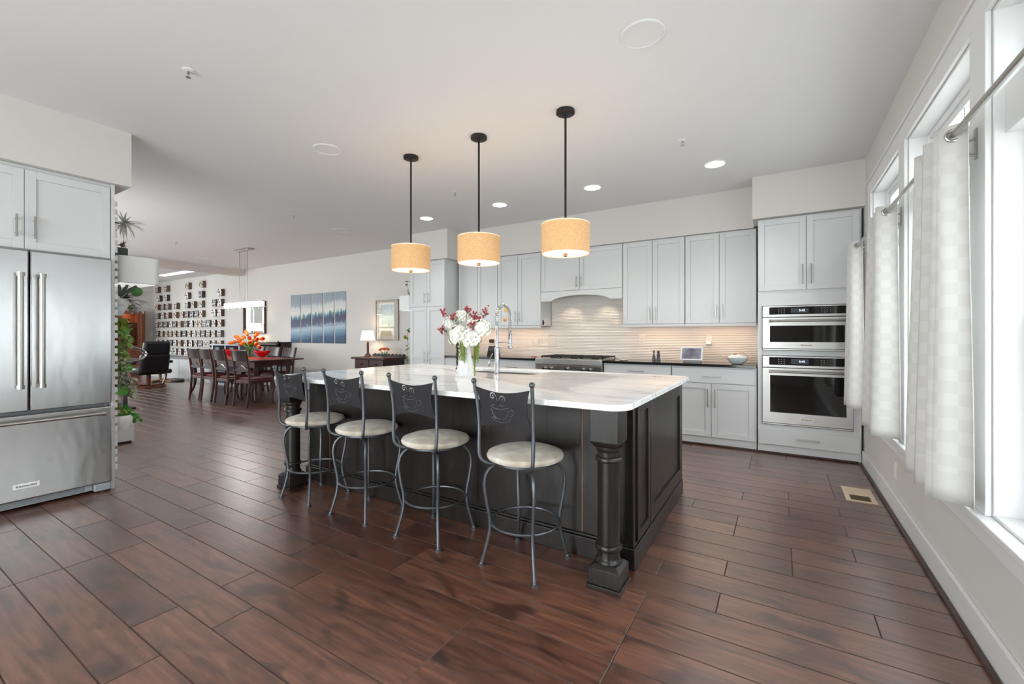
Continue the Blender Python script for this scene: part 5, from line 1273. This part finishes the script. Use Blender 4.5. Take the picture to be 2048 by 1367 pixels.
# ------------------------------------------------------------------ lounge corner
rc = thing('recliner', 'black leather recliner on a round wooden base seen from behind', 'armchair', (-12.85, 4.35, 0))
R2 = Matrix.Rotation(radians(91), 3, 'Z'); c0 = Vector((-12.85, 4.35, 0))
def loc_(p): return c0+R2 @ Vector(p)
def tbox(mb, x0, x1, y0, y1, z0, z1, lean=0, mi=0):
    P = [(x0, y0, z0), (x1, y0, z0), (x1, y1, z0), (x0, y1, z0), (x0, y0-lean, z1), (x1, y0-lean, z1), (x1, y1-lean, z1), (x0, y1-lean, z1)]
    return mb.hexa([loc_(p) for p in P], mi)
MB().lathe(c0, [(.24, 0), (.33, 0), (.335, .02), (.32, .04), (.24, .035)], 36, cap=False).build('base_ring', M_reclwood, rc)
mb = MB(); mb.cyl(c0+Vector((0, 0, .02)), c0+Vector((0, 0, .30)), .045, 14); tbox(mb, -.30, .30, -.03, .03, .01, .045); mb.build('pedestal', M_reclwood, rc)
tbox(MB(), -.29, .29, -.27, .33, .30, .47).build('seat', M_leather, rc, bevel=.06, bseg=4)
tbox(MB(), -.29, .29, -.34, -.17, .34, .80, .12).build('backrest', M_leather, rc, bevel=.07, bseg=4)
tbox(MB(), -.26, .26, -.475, -.33, .76, 1.09, .06).build('headrest', M_leather, rc, bevel=.06, bseg=4)
for sx in (-1, 1):
    am = tbox(MB(), sx*.36-.055, sx*.36+.055, -.24, .28, .555, .625).build('armrest', M_leather, rc, bevel=.03, bseg=3)
    mb = MB(); mb.tube([loc_(p) for p in catmull([(sx*.36, .02, .555), (sx*.36, .02, .36), (sx*.33, -.03, .20), (sx*.25, -.10, .05)], 5)], .045, 8, flat=.5); mb.build('arm_support', M_reclwood, am)
fs = thing('footstool', 'wooden footstool base with black cushion right of the recliner', 'footstool', (-13.95, 5.0, 0))
mb = MB(); mb.tube([(-14.3, 4.85, .03), (-13.6, 5.1, .03)], .035, 8, flat=.7); mb.tube([(-14.1, 5.2, .03), (-13.85, 4.75, .03)], .035, 8, flat=.7); mb.cyl((-13.97, 4.98, .03), (-13.97, 4.98, .22), .035, 10); mb.build('base', M_oak, fs)
MB().box(-14.2, -13.75, 4.78, 5.18, .2205, .34).build('cushion', M_leather, fs, bevel=.05, bseg=4)
cb = MB(); cb.lathe((-13.75, 5.28, 0), [(.0, 0), (.24, 0), (.27, .03), (.24, .07), (.0, .085)], 20, 0, 1.25, .45, cap=False); tag(cb.build('black_bag', M_leather, None, loc=(-13.75, 5.28, 0)), 'flat black bag lying on the floor below the wall blocks', 'bag')
tag(bx('rug', M_rug, None, -16.4, -13.25, 2.9, 4.55, .0005, .010), 'reddish rug on the floor left of the recliner', 'rug')
# bookcase
bc = thing('display_cabinet', 'tall reddish wood display cabinet with lit shelves in the far corner', 'cabinet', (-16.95, 5.1, 0))
bx0, bx1, by0, by1 = -17.19, -16.80, 4.55, 5.66
mb = MB(); mb.box(bx0, bx0+.02, by0, by1, 0, 1.97); mb.box(bx0+.02, bx1, by0, by0+.03, 0, 1.97); mb.prism([(bx0+.02, by1-.20), (bx1-.02, by1-.20), (bx1, by1-.14), (bx1-.04, by1-.04), (bx1-.16, by1), (bx0+.02, by1)], 'z', 0, 1.97); mb.box(bx0+.02, bx1, by0+.03, by1-.2, 0, .06); mb.box(bx0+.02, bx1, by0+.03, by1-.2, 1.92, 1.97); mb.box(bx0+.02, bx1+.02, by0+.03, by1-.02, .83, .86)
mb.build('carcass', M_teak, bc, bevel=.006)
for z in (1.13, 1.36, 1.60): bx('shelf', M_teak, bc, bx0+.021, bx1-.03, by0+.031, by1-.201, z, z+.02)
bx('lower_doors', M_teak, bc, bx1-.02, bx1, by0+.032, by1-.202, .07, .82, bevel=.004)
fr2 = MB()
for ya, yb in ((by0+.035, 5.0), (5.005, by1-.205)):
    fr2.box(bx1-.018, bx1, ya, ya+.04, .88, 1.91); fr2.box(bx1-.018, bx1, yb-.04, yb, .88, 1.91); fr2.box(bx1-.018, bx1, ya+.04, yb-.04, .88, .92); fr2.box(bx1-.018, bx1, ya+.04, yb-.04, 1.87, 1.91)
fr2.build('glass_doors', M_teak, bc)
light('cabinet_light', 'AREA', (-17.0, 5.0, 1.91), 2.5, (1, .7, .45), size=.2, size_y=.7)
for y, z, r, m, lb in ((5.12, 1.3801, .055, M_tulip, 'orange round vessel on the middle shelf of the display cabinet'), (5.33, 1.3801, .045, M_leafy, 'yellow round vessel right of the orange one in the display cabinet'), (5.25, 1.1501, .06, M_white, 'pale oval dish on the lower shelf of the display cabinet'), (5.2, 1.6201, .075, M_black, 'dark bowl on the top shelf of the display cabinet'), (5.28, .8605, .08, M_ironblk, 'dark pot at the bottom of the display cabinet')):
    tag(MB().lathe((-16.97, y, z), [(.0, 0), (r*.5, 0), (r, r*.7), (r*.8, r*1.4), (r*.5, r*1.5), (.0, r*1.5)], 18, cap=False).build('vessel', m, None, loc=(-16.97, y, z)), lb, 'vessel')
dt = thing('desk_tray', 'thin side table beside the black recliner', 'table', (-13.9, 4.2, 0)); bx('top', M_greysheen_top, dt, -14.3, -13.5, 4.1, 4.5, .62, .64, bevel=.003)
mb = MB(); mb.cyl((-13.9, 4.3, 0.0105), (-13.9, 4.3, .62), .02, 10); mb.lathe((-13.9, 4.3, 0.0105), [(.16, 0), (.16, .012), (.03, .02)], 20); mb.build('stand', M_nickel, dt)
# dark upright exercise machine
ex = thing('exercise_machine', 'dark upright post with a curved chrome handle past the refrigerator', 'exercise machine', (-9.3, 2.82, 0))
bx('upright', M_purplegrey, ex, -9.36, -9.24, 2.79, 2.85, .03, 1.08, bevel=.01); bx('base', M_black, ex, -10.6, -9.2, 2.55, 2.95, 0, .03, bevel=.006)
MB().tube(catmull([(-9.28, 2.85, 1.05), (-9.26, 3.02, .99), (-9.25, 3.10, .90), (-9.26, 3.03, .82), (-9.28, 2.85, .78)], 6), .022, 10).build('handlebar', M_chrome, ex)
# glowing strip added for a bright reflection on the far ceiling
tag(bx('ceiling_reflection_strip', E_ceilreflect, None, -14.7, -12.8, 5.22, 5.36, CH-.02, CH-.0005), 'glowing strip painting a bright ceiling reflection beyond the far header beam', 'painted reflection')
bx0_ = S_box('trim_12', M_trim, -7.6, -6.39, .95, 2.03, 0, .21, bevel=.006)
S_box('trim_13', M_brownmould, -6.39, -6.37, .95, 2.0, 0, .022, bevel=.004)

# ================================================================== LIVING PLANT WALLS
def plant_rail(x0, x1, y, face_x, label, loc):
    """slotted white panel on a cabinet flank with rows of edge tabs"""
    o = thing('plant_panel', label, 'plant panel', loc)
    mb = MB(); lo, hi = (min(y, y+.012), max(y, y+.012)); return o
# left panel fixed to the refrigerator end panel (flank faces +y)
pl = thing('plant_panel', 'white slotted plant panel on the side of the refrigerator cabinet', 'plant panel', (-4.95, 1.35, .1))
bx('sheet', mat('panel_grey', (150, 150, 152), .6, bump=.02), pl, -5.33, -4.63, 1.336, 1.344, .12, 2.34)
mb = MB()
for k in range(35):
    z = .14+k*.0632
    mb.box(-4.642, -4.630, 1.344, 1.362, z, z+.040)
mb.build('edge_tabs', M_white, pl)
# right panel on the pantry flank (faces -x)
pr = thing('plant_panel', 'slotted plant panel on the left side of the tall pantry', 'plant panel', (-5.255, 5.63, .1))
bx('sheet', MATS['panel_grey'], pr, -5.252, -5.2415, 5.34, 5.90, .12, 2.30)
mb = MB()
for k in range(34):
    z = .14+k*.0632
    for y in (5.36, 5.55, 5.74): mb.box(-5.262, -5.252, y-.008, y+.008, z, z+.044)
mb.build('edge_tabs', M_white, pr)
def hood(b, label, group):
    o = thing('grow_light_hood', label, 'light', ((b[0]+b[1])/2, (b[2]+b[3])/2, b[4]), group)
    MB().prism(rrect(b[0], b[1], b[2], b[3], .05, 8), 'z', b[4], b[5]).build('housing', M_trim, o, bevel=.004)
    MB().box(b[0]+.03, b[1]-.03, b[2]+.03, b[3]-.03, b[4]-.004, b[4]-.0005).build('light_strip', E_hood, o)
hood((-5.16, -4.70, 1.377, 1.68, 1.68, 1.91), 'white box shaped grow light hood jutting out beside the refrigerator', 'grow light hoods')
hood((-5.55, -5.264, 5.33, 5.80, 1.655, 1.90), 'white box shaped grow light hood on the side of the pantry', 'grow light hoods')

def LP(px, py, x=-4.85): return atx(px, py, x)
def spiky(name, label, c, n, L0, m, wd=.014, curl=.5, bias=(0, .4, 0), seed=0, cat='plant'):
    o = thing(name, label, cat, c); rnd = random.Random(seed); mb = MB(); c = Vector(c)
    for k in range(n):
        a = 2*pi*k*.618; z = rnd.uniform(-.8, 1); q = math.sqrt(max(.05, 1-z*z)); d = Vector((q*cos(a), q*sin(a), z))+Vector(bias)
        mb.leaf(c, d, (0, 0, 1) if abs(d.normalized().z) < .9 else (1, 0, 0), L0*rnd.uniform(.65, 1.05), wd, curl*rnd.uniform(.2, 1.3), n=6, shape=lambda t: 1-t*.9, fold=.4)
    mb.build('leaves', m, o, recalc=False); MB().sph(c, .018, 8).build('base', m, o)
    MB().tube([c, (c.x, 1.3445, c.z-.005)], .004, 6).build('wire', M_bronze, o)
    return o
spiky('air_plant', 'silvery spiky air plant high on the plant panel', LP(248, 447, -4.80), 44, .17, M_leafs, .026, .7, bias=(.15, .35, 0), seed=1)
spiky('bromeliad', 'small brownish bromeliad under the silvery air plant', LP(245, 490, -4.80), 14, .075, mat('leaf_rust', (150, 104, 84), .5, var=(70, 64, 54), vscale=(30, 30, 30)), .012, .5, seed=2)
def pot(name, label, c, r, h, m, cat='pot'):
    o = thing(name, label, cat, c); c = Vector(c); MB().lathe(c, [(.0, 0), (r*.62, 0), (r*.95, h*.45), (r, h*.8), (r*.86, h), (r*.78, h), (r*.8, h*.8), (.0, h*.75)], 24, cap=False).build('vessel', m, o)
    MB().tube([c+Vector((0, -r*.9, h*.6)), (c.x, 1.3445, c.z+h*.6)], .004, 6).build('hook', M_bronze, o)
    return o
c = LP(243, 503, -4.78); tag(MB().box(c.x-.03, c.x+.03, c.y-.035, c.y+.035, c.z-.03, c.z+.03).build('square_pot', M_leafd, None, loc=c, bevel=.004), 'tiny dark green square pot just above the white hood', 'pot')
c = LP(287, 509, -4.9); c.z = 1.9105; spk = thing('air_plant', 'wispy pale air plant sitting on the white hood', 'plant', c); mb = MB()
for k in range(7): mb.leaf(c, (.3*cos(k), .3*sin(k), 1), (1, 0, 0), .06, .006, .4, n=4, shape=lambda t: 1-t*.9)
mb.build('leaves', M_leafs, spk, recalc=False)
# dark strap leaves and spider plant below the hood
pc = LP(242, 606, -4.85); po = pot('white_pot', 'white hanging pot with spider plant under the hood', (pc.x, pc.y, pc.z-.06), .055, .10, M_white)
sp_ = thing('spider_plant', 'dark arching spider plant in the white hanging pot', 'plant', (pc.x, pc.y, pc.z)); mb = MB(); rnd = random.Random(5)
for k in range(44):
    a = 2*pi*k*.618; mb.leaf((pc.x, pc.y, pc.z+.02), (cos(a)*.8+.1, abs(sin(a))*.8+.1, rnd.uniform(.1, .9)), (0, 0, 1), rnd.uniform(.13, .25), .018, rnd.uniform(.3, .9), n=6, shape=lambda t: 1-t*.85, fold=.3)
mb.build('leaves', mat('leaf_spider', (92, 104, 82), .5, var=(56, 70, 58), vscale=(14, 14, 14)), sp_, recalc=False)
ds = thing('strap_plant', 'dark strap leaved plant rising against the hood', 'plant', LP(240, 585, -4.85)); mb = MB(); b0 = LP(239, 592, -4.85)
for t in ((239, 568), (257, 568), (276, 570)):
    e = LP(t[0], t[1], -4.85); d = e-b0; mb.leaf(b0, d, (1, 0, 0), d.length, .026, .15, n=6, shape=lambda q: .7+.3*sin(pi*q))
mb.build('leaves', M_leafd, ds, recalc=False)
def bigleaf(px, py, rpx, x, m, label, name='leaf_plant', d=(0.25, .2, -.5), up=None, heart=True):
    c = LP(px, py, x); f = SN*-c.x+CS*c.y; r = rpx*f/FPX; o = thing(name, label, 'plant', c); mb = MB()
    vu = Vector((-c.x, -c.y, .35)).normalized(); dd = Vector(d).normalized(); dd = (dd-vu*dd.dot(vu)).normalized()
    mb.leaf(c-dd*r, dd, vu, 2*r, 1.9*r, .12, n=8, fold=.1, shape=lambda t: max(.12, math.sqrt(max(0, 1-(2*t*.98-1)**2)))); mb.build('leaf', m, o, recalc=False)
    a = c-dd*r; q = Vector((a.x-.05, 1.3445, a.z+.05)); MB().tube(catmull([a, (a+q)/2+Vector((0, .01, .02)), q], 4), .0025, 6).build('stem', M_stemg, o); return o
bigleaf(273, 583, 10, -4.9, M_leafg, 'single pointed green leaf reaching right under the hood', d=(.3, .6, -.8))
bigleaf(248, 661, 10, -4.8, M_leafb, 'large round bright green leaf in the middle of the plant panel')
bigleaf(256, 735, 8, -4.85, M_leafb, 'round green leaf in front of the dark upright post')
bigleaf(245, 782, 10, -4.8, M_leafb, 'large bright heart leaf low on the plant panel')
bigleaf(250, 713, 9, -4.85, M_leafy, 'yellow green heart leaf above the round leaf at the post', d=(-.3, 0, -1))
bigleaf(241, 648, 6, -4.8, mat('orange_petal', (232, 130, 40), .5, var=(220, 100, 40), vscale=(30, 30, 30)), 'small orange flower beside the large round leaf', name='orange_flower')
gp = LP(235, 622, -4.78); pot('grey_pot', 'pale grey round pot under the white hanging pot', (gp.x, gp.y, gp.z-.04), .05, .08, M_potblue)
def cluster(name, label, px, py, spread, m, n, L0, W0, x=-4.85, seed=1, cat='plant', down=-.4):
    c = LP(px, py, x); f = SN*-c.x+CS*c.y; o = thing(name, label, cat, c); rnd = random.Random(seed); mb = MB(); sx_, sz_ = spread[0]*f/FPX, spread[1]*f/FPX
    vr = Vector((CS, SN, 0)); st = MB()
    for k in range(n):
        p = c+vr*rnd.uniform(-sx_, sx_)+Vector((0, 0, rnd.uniform(-sz_, sz_)))+Vector((rnd.uniform(-.03, .03), rnd.uniform(-.03, .03), 0))
        p.y = max(p.y, 1.40)
        mb.leaf(p, (rnd.uniform(-1, 1), rnd.uniform(-.5, 1), rnd.uniform(-1, 1)+down), (rnd.uniform(0, 1), -.3, .8), L0*rnd.uniform(.7, 1.2), W0*rnd.uniform(.7, 1.2), .3, n=4)
        if k % 2 == 0: st.tube(catmull([(c.x, 1.3445, c.z+sz_*.3), (c+p)/2, p], 3), .002, 5)
    mb.build('leaves', m, o, recalc=False); st.build('stems', M_stemg, o); return o
cluster('orchid', 'lilac and white small flowered sprig right of the hanging pot', 268, 615, (11, 11), mat('lilac_petal', (176, 158, 172), .6, var=(216, 210, 214), vscale=(60, 60, 60)), 36, .038, .024, -4.9, 3)
cluster('croton', 'yellow green leafy plant beside the grey pot', 240, 642, (7, 14), M_leafy, 30, .07, .03, -4.8, 4)
cluster('pothos', 'long trailing yellow green vine hanging along the panel', 243, 705, (8, 42), mat('leaf_vine', (146, 170, 84), .45, var=(112, 146, 58), vscale=(25, 25, 25)), 46, .06, .04, -4.82, 5)
cluster('grey_foliage', 'silver grey shaggy foliage on the lower middle of the panel', 240, 740, (5, 30), M_variegated, 54, .055, .026, -4.78, 6)
cluster('variegated_ivy', 'variegated grey green ivy spilling toward the right', 252, 772, (14, 18), M_variegated, 64, .05, .03, -4.82, 7)
cluster('croton', 'small yellow tipped plant just above the round white pot', 238, 812, (6, 8), M_leafy, 16, .04, .022, -4.76, 8)
cluster('jade_plant', 'bright green jade succulent in the round white pot', 256, 828, (15, 12), mat('leaf_jade', (70, 160, 50), .35, var=(44, 128, 44), vscale=(25, 25, 25)), 46, .045, .03, -4.82, 9, down=.3)
jp = LP(243, 845, -4.80); pot('white_pot', 'round white pot holding the bright green jade succulent', (jp.x, jp.y, jp.z-.055), .075, .12, M_white)
iv = LP(262, 786, -4.82); o = thing('ivy_strand', 'pale ivy strand dangling over the dark floor', 'plant', iv); mb = MB(); st = MB(); P = [LP(256, 776, -4.82), LP(263, 783, -4.82), LP(269, 786, -4.82), LP(272, 792, -4.82)]
for p in P: mb.leaf(p, (.6, .5, -.5), (0, -.3, 1), .035, .024, .3, n=4)
mb.build('leaves', M_variegated, o, recalc=False); st.tube(catmull([(P[0].x, 1.3445, P[0].z+.04)]+P, 4), .002, 5); st.build('stem', M_stemg, o)
# plants on the pantry flank
def RPt(px, py, y=5.45): return aty(px, py, y)
def flank(name, label, pts, m, L0, W0, seed, n=3, cat='plant'):
    c = RPt(*pts[0]); o = thing(name, label, cat, c); rnd = random.Random(seed); mb = MB(); st = MB(); P = []
    for p in pts:
        q = RPt(*p); q.x = min(q.x, -5.27); P.append(q)
        for k in range(n): mb.leaf(q, (rnd.uniform(-1, .2), rnd.uniform(-.8, .4), rnd.uniform(-.8, .6)), (0, -.6, .7), L0*rnd.uniform(.7, 1.2), W0, .3, n=4)
    mb.build('leaves', m, o, recalc=False); st.tube(catmull([(-5.2525, 5.45, P[0].z)]+P, 3), .003, 5); st.build('stem', M_stemg, o)
flank('dark_fern', 'dark leafed plant on the pantry side above the white hood', [(816, 563), (815, 570), (817, 580), (818, 588)], M_leafd, .06, .022, 1)
flank('flowering_vine', 'green vine with an orange bloom trailing down the pantry side', [(817, 660), (815, 675), (816, 690), (814, 700), (816, 712), (817, 722)], M_leafg, .07, .036, 2)
c = RPt(810, 674); tag(MB().sph(c, .03, 10, 0, (.8, .8, 1.2)).build('orange_bloom', M_tulip, None, loc=c), 'orange bloom at the left of the vine by the pantry', 'flower')
